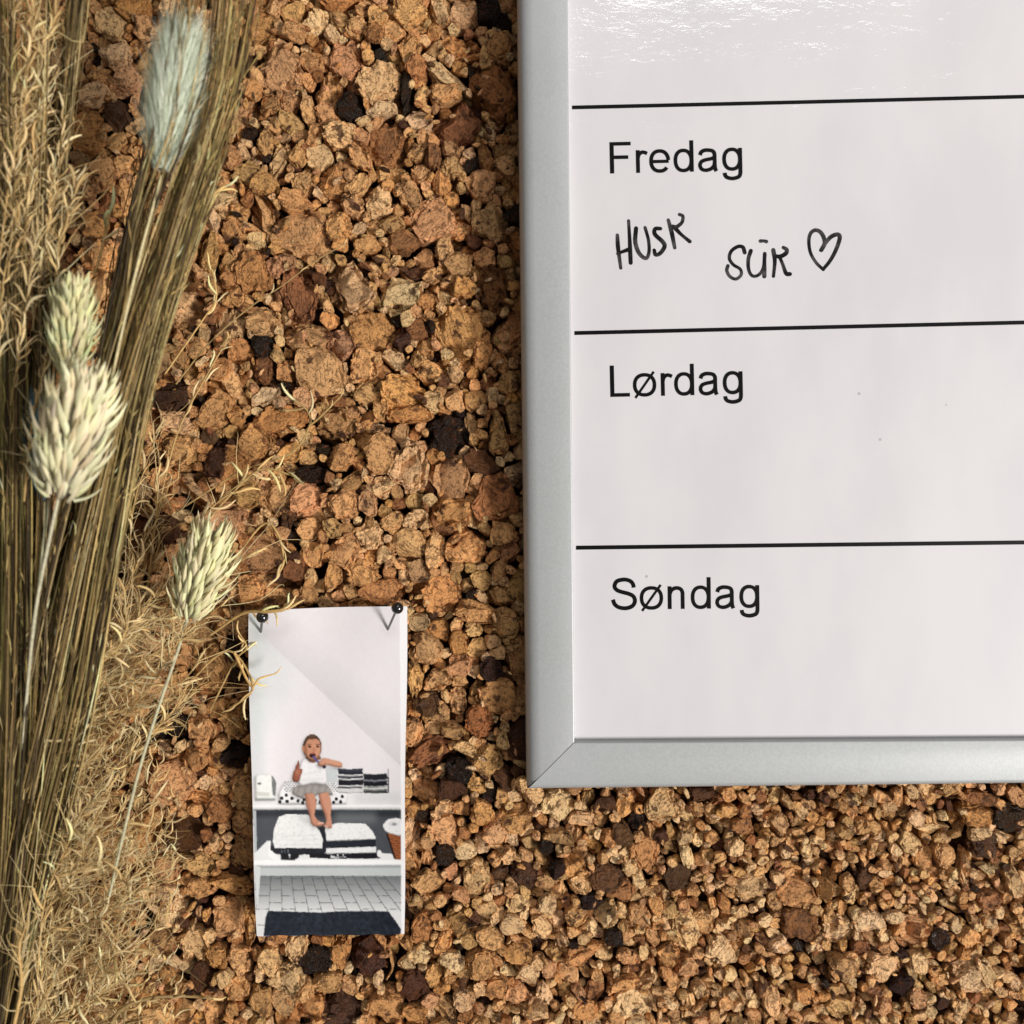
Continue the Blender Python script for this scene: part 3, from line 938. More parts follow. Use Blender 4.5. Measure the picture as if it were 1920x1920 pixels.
# upper shelf
paint(poly([(110, 640), (330, 600), (1300, 560), (1415, 555), (1415, 705), (110, 705)]), (224, 221, 221))
paint(blur(poly([(1000, 590), (1420, 570), (1420, 690), (1000, 690)]), 10), (205, 203, 204), 0.8)
solid(poly([(130, 445), (160, 432), (275, 432), (300, 470), (305, 650), (132, 650)]), (226, 226, 222))
paint(poly([(275, 440), (290, 450), (318, 500), (310, 620), (285, 610)]), (90, 92, 92), 0.8)
paint(poly([(150, 505), (185, 500), (180, 520), (160, 522)]), (70, 70, 70), 0.8)
paint(poly([(140, 580), (260, 590), (258, 620), (142, 615)]), (190, 188, 180), 0.7)
paint(blur(poly([(130, 645), (310, 645), (310, 658), (130, 658)]), 2), (120, 120, 120), 0.8)
# cushion with dots
solid(poly([(335, 600), (390, 500), (480, 486), (850, 490), (905, 560), (940, 610), (930, 692), (345, 690)], smooth=0), (232, 230, 230))
for r_ in range(6):
    for c_ in range(19):
        x, y = 395 + c_ * 26 + (r_ % 2) * 13, 496 + r_ * 16
        paint(poly([(x - 9, y + 4), (x, y - 4), (x + 10, y - 1), (x + 1, y + 6)]), (70, 70, 74), 0.85)
for (x, y) in ((365, 640), (412, 665), (455, 640), (508, 663), (560, 650), (405, 612), (845, 645), (882, 672), (897, 625), (820, 675), (350, 672), (548, 680), (700, 672), (660, 660)):
    paint(poly(ov(x, y, 14, 15)), (28, 28, 32))
# towels
for (a, b, c) in ((378, 412, (58, 60, 72)), (412, 428, (38, 38, 44)), (428, 444, (216, 214, 216)), (444, 462, (70, 72, 80)), (462, 478, (222, 220, 220)), (478, 522, (34, 34, 40)), (522, 538, (214, 212, 212)), (538, 548, (60, 60, 64)), (548, 590, (206, 204, 204))):
    j = prng.uniform(-6, 6)
    flat(poly([(856 + j, a), (960, a + 5), (1078 + j, a - 1), (1076 + j, b), (960, b + 6), (860 + j, b)]), c)
for (a, b, c) in ((425, 472, (36, 36, 42)), (472, 492, (120, 122, 128)), (492, 528, (30, 30, 36)), (528, 545, (160, 160, 160)), (545, 562, (205, 204, 200)), (562, 575, (120, 120, 118)), (575, 592, (60, 60, 62))):
    flat(poly([(1082, a), (1180, a + 5), (1285, a - 3), (1300, b), (1180, b + 4), (1086, b)]), c)
paint(poly([(1298, 380), (1305, 380), (1306, 590), (1299, 590)]), (60, 60, 64))
paint(poly([(755, 380), (850, 370), (855, 500), (760, 500)]), (196, 200, 202))
# skirt, shirt, arms, head
solid(poly([(470, 545), (540, 520), (640, 508), (760, 520), (800, 575), (810, 612), (700, 600), (650, 622), (575, 606), (545, 640), (480, 612), (455, 585)], smooth=60), (160, 154, 150))
for x0 in (500, 560, 620, 680, 740):
    paint(blur(line([(x0 + 20, 525), (x0, 600)], 12), 3), (118, 112, 110), 0.6)
skin, dskin = (193, 138, 110), (150, 92, 72)
solid(poly([(575, 270), (700, 270), (690, 325), (640, 335), (585, 325)], smooth=30), (140, 90, 70))
solid(poly([(530, 330), (565, 285), (615, 322), (665, 322), (700, 300), (742, 365), (755, 510), (640, 505), (525, 525), (512, 430)], smooth=60), (232, 229, 230))
for (a, b) in (((560, 430), (700, 400)), ((540, 480), (740, 470)), ((600, 350), (620, 380))):
    paint(blur(line([a, b], 10), 4), (200, 197, 200), 0.7)
solid(poly([(512, 306), (522, 345), (520, 380), (548, 388), (535, 430), (520, 480), (490, 496), (460, 480), (462, 430), (482, 380), (500, 330)], smooth=50), dskin)
paint(blur(poly([(490, 390), (530, 390), (520, 430), (480, 430)]), 4), (186, 128, 104), 0.7)
solid(poly([(696, 318), (735, 286), (800, 300), (875, 318), (898, 345), (884, 368), (820, 360), (765, 345), (738, 362), (705, 360), (680, 342)], smooth=50), (205, 152, 126))
solid(poly(ov(633, 190, 82, 112)), (80, 58, 46))
paint(blur(line([(600, 100), (660, 96)], 14), 3), (126, 98, 78), 0.6)
solid(poly([(560, 190), (590, 130), (640, 118), (690, 128), (706, 180), (702, 240), (670, 290), (630, 300), (590, 280), (566, 240)], smooth=50), skin)
paint(blur(poly([(556, 190), (580, 160), (590, 270), (570, 250)]), 4), (140, 92, 72), 0.8)
paint(blur(poly([(650, 150), (700, 160), (700, 250), (660, 270)]), 8), (212, 160, 132), 0.6)
paint(poly(ov(556, 205, 13, 26)), (176, 122, 96))
for x in (610, 680): paint(poly(ov(x, 187, 15, 8)), (50, 34, 30))
paint(line([(592, 168), (628, 166)], 6) | line([(664, 166), (698, 170)], 6), (100, 68, 52))
paint(blur(poly([(640, 195), (662, 195), (668, 228), (636, 228)]), 3), (170, 112, 90), 0.6)
paint(poly(ov(634, 262, 28, 20)), (48, 24, 26))
paint(poly(ov(640, 245, 20, 7)), (170, 96, 86))
paint(line([(640, 268), (680, 315), (738, 366)], 17), (92, 84, 138))
paint(poly(ov(738, 364, 15, 15)), (36, 30, 44))
solid(poly([(690, 318), (738, 312), (752, 335), (735, 352), (700, 355), (684, 340)], smooth=30), (204, 150, 124))
# front edge of the shelf and the open bay under it
paint(poly([(108, 702), (1416, 696), (1416, 742), (110, 738)]), (236, 234, 234))
paint(poly([(112, 740), (1416, 742), (1412, 1195), (128, 1195)]), (76, 79, 84))
paint(blur(poly([(112, 740), (1416, 742), (1416, 800), (112, 800)]), 8), (42, 45, 50), 0.85)
paint(poly([(114, 745), (140, 745), (150, 1190), (126, 1190)]), (176, 180, 182))
paint(blur(poly([(830, 760), (1200, 760), (1200, 860), (830, 860)]), 12), (112, 114, 116), 0.8)
paint(poly([(128, 1120), (240, 1010), (300, 1080), (1240, 1120), (1412, 1130), (1412, 1200), (128, 1200)]), (222, 222, 222))
flat(poly([(340, 800), (420, 775), (600, 785), (660, 880), (700, 930), (728, 1000), (722, 1082), (305, 1082), (285, 1010), (300, 900)]), (230, 229, 228))
for y in (960, 1000, 1042): paint(blur(line([(300, y), (500, y + 8), (715, y)], 5), 2), (196, 194, 194), 0.8)
paint(blur(poly([(480, 790), (600, 790), (640, 880), (560, 860)]), 8), (190, 190, 190), 0.6)
flat(poly([(265, 1040), (305, 1075), (725, 1080), (730, 1130), (500, 1134), (310, 1128), (262, 1085)]), (42, 44, 50))
paint(poly([(250, 1010), (268, 1010), (266, 1090), (320, 1135), (350, 1175), (740, 1165), (735, 1190), (300, 1190), (246, 1140)]), (232, 231, 231))
paint(poly([(355, 1130), (525, 1130), (510, 1160), (480, 1180), (358, 1180)]), (34, 35, 40))
paint(poly([(425, 1130), (440, 1130), (434, 1175)]), (220, 220, 220))
paint(poly([(610, 1128), (740, 1120), (740, 1165), (612, 1162)]), (30, 31, 36))
for x in (365, 392, 420): paint(line([(x, 1090), (x + 2, 1122)], 9), (120, 126, 130), 0.8)
paint(poly([(690, 890), (745, 890), (760, 1010), (750, 1120), (725, 1120), (725, 1000)]), (40, 41, 47))
flat(poly([(742, 895), (850, 855), (1100, 862), (1165, 930), (1192, 985), (1185, 1000), (960, 1008), (760, 1016)]), (228, 227, 226))
flat(poly([(752, 1018), (960, 1012), (1190, 996), (1192, 1060), (960, 1070), (752, 1076)]), (40, 42, 52))
flat(poly([(755, 1078), (960, 1072), (1194, 1062), (1196, 1118), (960, 1126), (755, 1126)]), (226, 226, 226))
paint(poly([(742, 1128), (1200, 1118), (1240, 1128), (1225, 1168), (742, 1170)]), (28, 29, 35))
paint(poly(ov(1222, 1125, 22, 32)), (225, 225, 225))
for a, b in (((800, 1132), (800, 1150)), ((855, 1128), (858, 1150)), ((905, 1128), (905, 1148)), ((790, 1158), (930, 1156)), ((860, 1160), (862, 1176)), ((795, 1148), (830, 1148))):
    paint(line([a, b], 9), (216, 216, 216))
paint(poly([(1285, 950), (1414, 940), (1414, 1176), (1362, 1176)]), (150, 92, 58))
for i in range(10): paint(line([(1305 + i * 7, 975 + i * 21), (1412, 970 + i * 21)], 6), (92, 50, 30), 0.7)
paint(poly([(1278, 945), (1300, 955), (1370, 1172), (1348, 1165)]), (48, 34, 30))
flat(poly([(1250, 880), (1290, 830), (1350, 815), (1412, 830), (1412, 960), (1340, 955), (1280, 930)], smooth=50), (226, 224, 224))
paint(poly(ov(1345, 865, 40, 22)), (206, 204, 206))
paint(poly(ov(1352, 868, 22, 12)), (150, 148, 150))
# legs and feet
solid(poly([(568, 598), (648, 600), (668, 690), (655, 780), (680, 830), (738, 856), (722, 880), (660, 886), (625, 860), (605, 770), (578, 690)], smooth=60), (196, 142, 118))
solid(poly([(690, 598), (770, 592), (800, 690), (798, 790), (806, 880), (792, 902), (740, 892), (734, 872), (752, 850), (744, 780), (708, 700)], smooth=60), (198, 144, 120))
paint(blur(line([(590, 620), (620, 780)], 18), 4), (160, 104, 84), 0.6)
paint(blur(line([(705, 640), (755, 800)], 16), 4), (164, 108, 88), 0.6)
for (x, y) in ((690, 862), (708, 858), (724, 854), (748, 884), (766, 890)): paint(poly(ov(x, y, 7, 8)), (222, 178, 160))
# lower shelf edge, plinth, tiled floor, dark mat
paint(poly([(122, 1184), (1414, 1180), (1414, 1228), (124, 1234)]), (238, 236, 236))
paint(poly([(124, 1232), (1414, 1228), (1414, 1325), (126, 1318)]), (186, 190, 190))
paint(blur(poly([(124, 1230), (1414, 1226), (1414, 1246), (124, 1250)]), 3), (140, 144, 146), 0.8)
tiles = poly([(128, 1318), (1414, 1322), (1412, 1840), (140, 1840)])
g_ = np.clip((YY - (1360 + 1318 / 4.682)) / ((1640 - 1318) / 4.682), 0, 1)[..., None]
img[tiles] = ((1 - g_) * np.array([112, 115, 117]) + g_ * np.array([214, 214, 213]))[tiles]
vx, vy = 420, -1500


def floor_x(x, y): return vx + (x - vx) * (y - vy) / (1640 - vy)


xs = [135 + 117 * i for i in range(13)]
for i, x in enumerate(xs):
    skew = (i - 2) * 0.055
    top = (x - (1640 - 1318) * skew - (x - 250) * 0.08, 1318)
    paint(line([top, (x, 1640)], 4.5), (66, 68, 70), 0.9)
    if i + 1 < len(xs):
        x2 = xs[i + 1]
        skew2 = (i - 1) * 0.055
        top2 = (x2 - (1640 - 1318) * skew2 - (x2 - 250) * 0.08, 1318)
        for y in ((1345, 1445, 1555) if i % 2 else (1395, 1495, 1612)):
            t = (y - 1318) / (1640 - 1318)
            paint(line([(top[0] + (x - top[0]) * t, y), (top2[0] + (x2 - top2[0]) * t, y)], 4), (84, 86, 88), 0.9)
paint(line([(148, 1752), (230, 1752)], 4), (120, 122, 122))
paint(poly([(124, 1232), (178, 1240), (176, 1330), (150, 1640), (140, 1500)]), (206, 209, 209))
paint(poly([(245, 1628), (700, 1642), (900, 1630), (1300, 1632), (1360, 1710), (1412, 1790), (1408, 1850), (205, 1850), (222, 1690)]), (38, 43, 52))
nz = blur(prng.normal(size=XX.shape), 4)
rug = poly([(245, 1632), (1300, 1636), (1412, 1790), (1408, 1850), (205, 1850)])
img[rug] += (nz[..., None] * np.array([55, 60, 66]))[rug]
# white margins of the print
paint((XX > 749 + (YY - 1140) * 0.006) | (XX < 466), (238, 235, 236))
img += blur(prng.normal(size=XX.shape), 6)[..., None] * 10 + blur(prng.normal(size=XX.shape), 1)[..., None] * 5
img = np.clip(128 + (img - 128) * 1.10 + 2, 4, 250)

NU, NV = 200, 410
gu, gv = np.linspace(0, 1, NU), np.linspace(0, 1, NV)
TL, TR, BL, BR = np.array([466, 1147]), np.array([763.5, 1137]), np.array([482, 1755]), np.array([757.5, 1752])
pv, pc = np.zeros((NV, NU, 3)), np.zeros((NV, NU, 3))
small = img.reshape(PH, SS, PW, SS, 3).mean((1, 3))
pad = np.pad(small, ((1, 1), (1, 1), (0, 0)), mode='edge')
small = 0.5 * small + 0.125 * (pad[:-2, 1:-1] + pad[2:, 1:-1] + pad[1:-1, :-2] + pad[1:-1, 2:])
s, t = np.meshgrid(gu, gv)
uv = (TL[None, None] * ((1 - s) * (1 - t))[..., None] + TR * (s * (1 - t))[..., None] + BL * ((1 - s) * t)[..., None] + BR * (s * t)[..., None])
uv[..., 0] += 2.2 * np.sin(t * 9) * (s - 0.5) * 2 * (0.4 + t * 0.2) - 3.0 * (1 - s) * np.sin(t * math.pi)
uv[..., 1] += -3.0 * np.sin(s * math.pi) * (1 - t) + 1.0 * np.sin(s * 30) * t
dd = 0.0034 + 0.0016 * (1 - s) ** 2 + 0.0012 * np.cos(s * 3.1 + 0.4) + 0.0005 * np.sin(t * 7 + s * 2) + 0.0014 * t ** 3 + 0.00035 * np.sin(9 * (s + 0.55 * t)) * (1 - t)
dd += 0.0009 * np.exp(-((s - 0.0) ** 2 / 0.02)) * np.sin(t * math.pi)
k = (D - dd) / D
pw = np.stack([(uv[..., 0] - 960) * S * k, -dd, Z0 + (960 - uv[..., 1]) * S * k], -1)
ix = np.clip((uv[..., 0] - PX).astype(int), 0, PW - 1)
iy = np.clip((uv[..., 1] - PY).astype(int), 0, PH - 1)
pc = srgb_np(small[iy, ix]) * 0.84
idx = np.arange(NU * NV).reshape(NV, NU)
front = np.stack([idx[:-1, :-1], idx[1:, :-1], idx[1:, 1:], idx[:-1, 1:]], -1).reshape(-1, 4)
back = pw.copy()
back[..., 1] += 0.00022
edge = []
loop = np.concatenate([idx[0, :], idx[1:, -1], idx[-1, -2::-1], idx[-2:0:-1, 0]])
for a, b in zip(loop, np.roll(loop, -1)): edge.append((a, b, b + NU * NV, a + NU * NV))
faces = np.vstack([front, front[:, ::-1] + NU * NV, np.array(edge)])
photo = mesh_obj("photo_print", np.vstack([pw.reshape(-1, 3), back.reshape(-1, 3)]), faces, M['pic'], None, True,
                 {"col": ('FLOAT_COLOR', np.vstack([pc.reshape(-1, 3), np.full((NU * NV, 3), 0.78)]))}, origin=P(615, 1750, 0.004), sharp=50)
tag(photo, "narrow paper photo of a toddler brushing teeth on a white shelf with towels", "photo")


def pin(tip, head, depth, label, tip_d):
    a, b = P(*tip, tip_d), P(*head, tip_d + depth)
    r = empty("push_pin", a)
    ax = (b - a) / np.linalg.norm(b - a)
    v, f = tube(np.array([a - ax * 0.006, a, a + (b - a) * 0.5, b]), [0.00022, 0.00033, 0.00036, 0.00036], 8)
    mesh_obj("needle", v, f, M['steel'], r)
    V, F = ICO[3]
    mesh_obj("head", b + V * 0.00165, F, M['pin'], r)
    w = tube(np.array([b - ax * 0.0022, b - ax * 0.0013]), [0.00045, 0.0007], 10)
    mesh_obj("collar", w[0], w[1], M['pin'], r)
    return tag(r, label, "pin", "pins holding the photo")


pin((489, 1186), (492, 1157), 0.0075, "black ball-headed pin under the curled grass tip at the photo's corner", 0.0060)
pin((729.5, 1175), (745, 1140), 0.0075, "black ball-headed pin in the bare upper corner of the photo", 0.0040)

# ------------------------------------------------------------------ dried grasses


def U(pts):
    """[(u, v, d mm)] -> world"""
    return np.array([P(a, b, c / 1000) for a, b, c in pts])


STRAW = [(150, 124, 76), (176, 150, 98), (118, 96, 58), (86, 68, 42), (214, 188, 134), (134, 118, 70), (62, 48, 30), (160, 142, 90)]
STRAW_W = np.array([.18, .15, .17, .14, .08, .13, .08, .07])


def sheaf(label, spine, widths, depth, n, singles, palette=STRAW, wts=STRAW_W, r=(0.00010, 0.00026), wob=11.0, tone=1.0, fuzz=1500, keep=0.35, fade=0.6):
    """spine [(u, v, d)], half-widths px along it; n stems; the first `singles` as parts of their own"""
    root = empty("dried_grass_sheaf", P(*spine[0][:2], spine[0][2] / 1000))
    tag(root, label, "dried grass", "sheaves of dried grass")
    J, Fz = Join(), Join()
    N = 30
    sp = spline(spine, N)
    wd = spline([(w, 0) for w in widths], N)[:, 0]
    paths = []
    tt = np.linspace(0, 1, N)
    clumps = rng.normal(0, 0.62, 11)
    cdrift = rng.normal(0, 0.45, 11)
    for i in range(n):
        ci = int(rng.integers(0, 11))
        e = np.clip(clumps[ci] + rng.normal(0, 0.13), -1.4, 1.4)
        z = rng.uniform(-1, 1) * math.sqrt(max(0.05, 1 - min(1, e * e)))
        if i < singles: z = rng.uniform(0.6, 1.25)
        drift = cdrift[ci] + rng.normal(0, 0.12)
        off = (e + drift * (tt - 0.4)) * wd
        wv = wob * np.sin(tt * rng.uniform(3, 11) + rng.uniform(0, 6)) * rng.uniform(0.2, 1) + 3 * np.sin(tt * rng.uniform(12, 30) + rng.uniform(0, 6)) * rng.uniform(0, 1)
        b = N if rng.random() < keep else int(N * rng.uniform(fade, 1.0)) 
        path = U([(sp[k_][0] + off[k_] + wv[k_], sp[k_][1], sp[k_][2] + z * depth * (0.6 + 0.5 * tt[k_])) for k_ in range(b)])
        paths.append(path)
        rad = rng.uniform(*r) * (1.5 if i < singles else 1)
        cbase = np.array(palette[rng.choice(len(palette), p=wts)], float) * tone * rng.uniform(0.85, 1.15)
        v, f = tube(path, rad * np.linspace(1.0, 0.5, b) * rng.uniform(0.85, 1.15, b), 4)
        var = (1 + 0.14 * np.sin(np.linspace(0, rng.uniform(4, 14), b) + rng.uniform(0, 6)) + rng.normal(0, 0.13, b))[:, None]
        c = srgb_np(np.clip(cbase[None] * var, 8, 235)).repeat(4, 0)
        if i < singles:
            o = Join()
            o.add(v, f, c)
            o.build("stem", M['stem'], root)
        else: J.add(v, f, c)
    for _ in range(fuzz):                                   # broken awns and hairs standing off the stems
        p = paths[rng.integers(0, len(paths))]
        k_ = int(rng.integers(len(p) // 4, len(p) - 1))
        d0 = p[k_ + 1] - p[k_ - 1]
        d0 /= np.linalg.norm(d0)
        dr = d0 + rng.normal(0, 0.20, 3)
        p0 = p[k_] + (p[k_ + 1] - p[k_]) * rng.random()
        L = rng.uniform(0.002, 0.007)
        p1 = p0 + dr * L * 0.6
        p2 = p1 + (dr + rng.normal(0, 0.15, 3)) * L * 0.4
        w_ = np.cross(dr, (0, 1, 0)); w_ *= rng.uniform(0.00006, 0.00016) / (np.linalg.norm(w_) + 1e-9)
        v = np.array([p0 - w_, p0 + w_, p1 - w_, p1 + w_, p2 - w_ * 0.3, p2 + w_ * 0.3])
        c = np.array(palette[rng.choice(len(palette), p=wts)], float) * tone * rng.uniform(0.9, 1.5)
        Fz.add(v, np.array([(0, 1, 3, 2), (2, 3, 5, 4)]), srgb_np(np.clip(c, 8, 235)))
    if n > singles: tag(J.build("stem_mass", M['stem'], root), kind="stuff")
    tag(Fz.build("awn_fuzz", M['stem'], root), kind="stuff")
    return root


sheaf("thick olive brown sheaf of dry grass leaning across the pale blue tail head",
      [(-40, 2000, 22), (30, 1650, 24), (105, 1330, 28), (172, 1000, 32), (252, 680, 35), (346, 380, 36), (414, 160, 37), (452, -140, 38)],
      [40, 50, 54, 48, 36, 34, 30, 44], 8, 300, 24, fuzz=4200, keep=0.12, fade=0.50)
sheaf("thin dark side sheaf of dry grass beside the tail head's pale stem",
      [(20, 1700, 18), (95, 1250, 20), (165, 900, 22), (222, 600, 24), (256, 420, 26), (318, 190, 26), (392, -120, 30)],
      [26, 26, 22, 20, 20, 20, 34], 5, 85, 8, tone=0.9, fuzz=700, keep=0.12, fade=0.55)
sheaf("few loose brown stems crossing in front of the pale blue tail head",
      [(205, 690, 36), (255, 460, 40), (300, 290, 44), (340, 120, 46), (372, -80, 48)],
      [18, 26, 34, 40, 44], 3, 7, 7, tone=0.8, fuzz=110, keep=0.8, r=(0.00014, 0.00028))
sheaf("narrow dark brown sheaf with a greenish edge rising behind the canary grass",
      [(10, 1500, 16), (45, 1100, 20), (70, 760, 24), (92, 480, 28), (116, 230, 32), (138, 40, 36), (158, -130, 40)],
      [38, 32, 26, 22, 19, 20, 24], 5, 150, 12, tone=0.84, fuzz=900, keep=0.9)
sheaf("upright olive sheaf of dry grass cut by the picture's edge",
      [(-30, 2060, 20), (2, 1700, 24), (22, 1300, 27), (26, 900, 29), (22, 500, 31), (15, 200, 33), (10, -140, 35)],
      [32, 44, 58, 52, 44, 50, 60], 9, 300, 20, palette=STRAW + [(158, 142, 82), (128, 118, 66)], wts=np.append(STRAW_W * 0.8, [0.1, 0.1]), fuzz=3000, keep=0.22, fade=0.42)


def single_stem(parent, pts, r0, r1, rgb, name="stem"):
    path = spline(U(pts), 18)
    v, f = tube(path, np.linspace(r0, r1, 18), 6)
    J = Join()
    J.add(v, f, srgb_np(np.array(rgb, float)))
    return J.build(name, M['stem'], parent)


# --- canary grass heads
def bract_mesh():
    L, rows = 1.0, 6
    vs, cs = [], []
    for i in range(rows + 1):
        t = i / rows
        w = 0.092 * math.sin(math.pi * min(1, (t * 0.86 + 0.10))) ** 0.8 * (1 - t ** 5)
        bend = 0.10 * math.sin(t * math.pi)
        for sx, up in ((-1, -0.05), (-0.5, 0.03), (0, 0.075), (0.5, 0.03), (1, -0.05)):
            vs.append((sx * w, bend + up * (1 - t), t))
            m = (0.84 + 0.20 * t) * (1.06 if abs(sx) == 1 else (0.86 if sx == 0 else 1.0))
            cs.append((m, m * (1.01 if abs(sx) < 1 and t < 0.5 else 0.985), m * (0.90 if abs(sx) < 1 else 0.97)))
    fs = []
    for i in range(rows):
        for j in range(4): fs.append((i * 5 + j, i * 5 + j + 1, (i + 1) * 5 + j + 1, (i + 1) * 5 + j))
    me = bpy.data.meshes.new("bract")
    me.from_pydata(vs, [], fs)
    me.polygons.foreach_set("use_smooth", np.ones(len(me.polygons), dtype=bool))
    at = me.attributes.new("col", 'FLOAT_COLOR', 'POINT')
    at.data.foreach_set("color", np.hstack([np.array(cs), np.ones((len(cs), 1))]).astype(np.float32).ravel())
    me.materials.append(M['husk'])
    return me


BRACT = bract_mesh()


def canary(label, base_px, tip_px, width, d_mm, rgb, stem_pts, n=130, bl=0.27):
    A, T = P(*base_px, d_mm / 1000), P(*tip_px, d_mm / 1000 + 0.003)
    root = empty("canary_grass", A)
    tag(root, label, "dried grass", "canary grass heads")
    ax = T - A
    H = np.linalg.norm(ax)
    ax /= H
    side = np.cross(ax, (0, 1, 0)); side /= np.linalg.norm(side)
    fr = np.cross(ax, side)
    Rw = width * S / 2 * 0.55
    V, F = ICO[2]

    def prof_r(t): return Rw * (math.sin(math.pi * (0.06 + 0.90 * t ** 0.82)) ** 0.62)
    pts = []
    for v in V:
        t = (v[2] + 1) / 2
        q = math.hypot(v[0], v[1]) + 1e-9
        rr = prof_r(t * 0.86) * 0.86 * min(1, q * 1.3)
        pts.append(A + ax * H * 0.84 * t + (side * v[0] / q + fr * v[1] / q) * rr)
    J = Join()
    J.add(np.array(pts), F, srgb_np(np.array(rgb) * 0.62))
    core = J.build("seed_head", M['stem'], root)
    for i in range(n):
        t = (i + 0.5) / n
        tt = t ** 0.92
        phi = i * 2.39996 + rng.normal(0, 0.12)
        out = side * math.cos(phi) + fr * math.sin(phi)
        pos = A + ax * H * 0.80 * tt + out * prof_r(0.04 + tt * 0.84) * 0.80
        lean = 0.36 - 0.20 * tt + rng.normal(0, 0.20)
        zd = ax + out * max(0.10, lean) + rng.normal(0, 0.17, 3)
        zd /= np.linalg.norm(zd)
        yd = out - zd * (out @ zd)
        yd /= np.linalg.norm(yd)
        xd = np.cross(yd, zd)
        L = H * bl * rng.uniform(0.82, 1.16) * (0.80 + 0.35 * math.sin(math.pi * tt))
        Mx = Matrix(((xd[0], yd[0], zd[0], 0), (xd[1], yd[1], zd[1], 0), (xd[2], yd[2], zd[2], 0), (0, 0, 0, 1)))
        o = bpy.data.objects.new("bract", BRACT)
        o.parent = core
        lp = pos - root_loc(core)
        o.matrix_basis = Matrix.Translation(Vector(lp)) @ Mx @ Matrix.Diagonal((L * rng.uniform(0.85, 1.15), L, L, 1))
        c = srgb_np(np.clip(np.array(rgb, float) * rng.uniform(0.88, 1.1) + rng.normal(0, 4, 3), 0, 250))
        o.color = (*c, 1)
        col.objects.link(o)
    single_stem(root, stem_pts, 0.00046, 0.00036, np.array(rgb) * 0.82)
    return root


canary("fat cream canary grass head overlapping the greener head above it", (112, 938), (172, 662), 150, 48, (242, 232, 196),
       [(111, 925, 48), (95, 1000, 46), (66, 1150, 42), (48, 1330, 34), (34, 1500, 26), (10, 1750, 18)], n=298, bl=0.24)
canary("pale green canary grass head tucked between two dark sheaves", (128, 706), (143, 505), 100, 40, (222, 216, 172),
       [(128, 700, 40), (112, 800, 38), (88, 960, 36), (60, 1240, 32), (30, 1600, 28)], n=260, bl=0.24)
canary("cream canary grass head standing alone just above the photo", (352, 1162), (410, 962), 132, 20, (236, 228, 186),
       [(353, 1155, 20), (330, 1230, 24), (296, 1330, 29), (262, 1440, 32), (230, 1570, 33), (205, 1680, 30)], n=290, bl=0.24)


# --- tail grass heads
def tail(label, base_px, tip_px, width, d_mm, rgb, stem_pts, n):
    A, T = P(*base_px, d_mm / 1000), P(*tip_px, d_mm / 1000 + 0.002)
    root = empty("tail_grass", A)
    tag(root, label, "dried grass", "soft tail grass heads")
    ax = T - A
    H = np.linalg.norm(ax)
    ax /= H
    side = np.cross(ax, (0, 1, 0)); side /= np.linalg.norm(side)
    fr = np.cross(ax, side)
    Rw = width * S / 2
    V, F = ICO[2]
    J = Join()
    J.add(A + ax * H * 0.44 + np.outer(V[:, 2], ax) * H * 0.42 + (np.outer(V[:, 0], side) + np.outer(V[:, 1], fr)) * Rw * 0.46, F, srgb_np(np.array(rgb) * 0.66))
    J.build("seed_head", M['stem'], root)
    K = Join()
    for i in range(n):
        t = rng.random() ** 0.9
        phi = rng.uniform(0, 6.283)
        out = side * math.cos(phi) + fr * math.sin(phi)
        r = Rw * 0.50 * math.sin(math.pi * (0.08 + 0.84 * t)) ** 0.6
        p0 = A + ax * H * (0.02 + 0.82 * t) + out * r * 0.9
        L = H * rng.uniform(0.12, 0.27)
        dr = ax * 1.0 + out * rng.uniform(0.15, 0.60) + rng.normal(0, 0.16, 3)
        dr /= np.linalg.norm(dr)
        p1 = p0 + dr * L * 0.55
        p2 = p1 + (dr + ax * 0.35 + rng.normal(0, 0.08, 3)) * L * 0.45
        wv = np.cross(dr, out); wv /= np.linalg.norm(wv) + 1e-9
        w = 0.00008
        v = np.array([p0 - wv * w, p0 + wv * w, p1 - wv * w * 0.8, p1 + wv * w * 0.8, p2 - wv * w * 0.2, p2 + wv * w * 0.2])
        K.add(v, np.array([(0, 1, 3, 2), (2, 3, 5, 4)]), srgb_np(np.clip(np.array(rgb, float) * rng.uniform(0.85, 1.15), 0, 250)))
    tag(K.build("fluff", M['fluff'], root), kind="stuff")
    single_stem(root, stem_pts, 0.00034, 0.00028, (224, 208, 160))
    return root


tail("fluffy pale blue-green tail grass head behind the leaning sheaf", (300, 326), (346, 48), 120, 42, (226, 234, 210),
     [(302, 330, 42), (285, 395, 45), (262, 480, 47), (236, 590, 47), (214, 690, 46), (196, 780, 38)], 7000)
tail("small dusky blue tail grass head half hidden by the fat cream head", (84, 945), (74, 742), 74, 30, (112, 150, 160),
     [(84, 940, 30), (78, 1050, 30), (58, 1240, 30), (40, 1500, 26)], 1800)


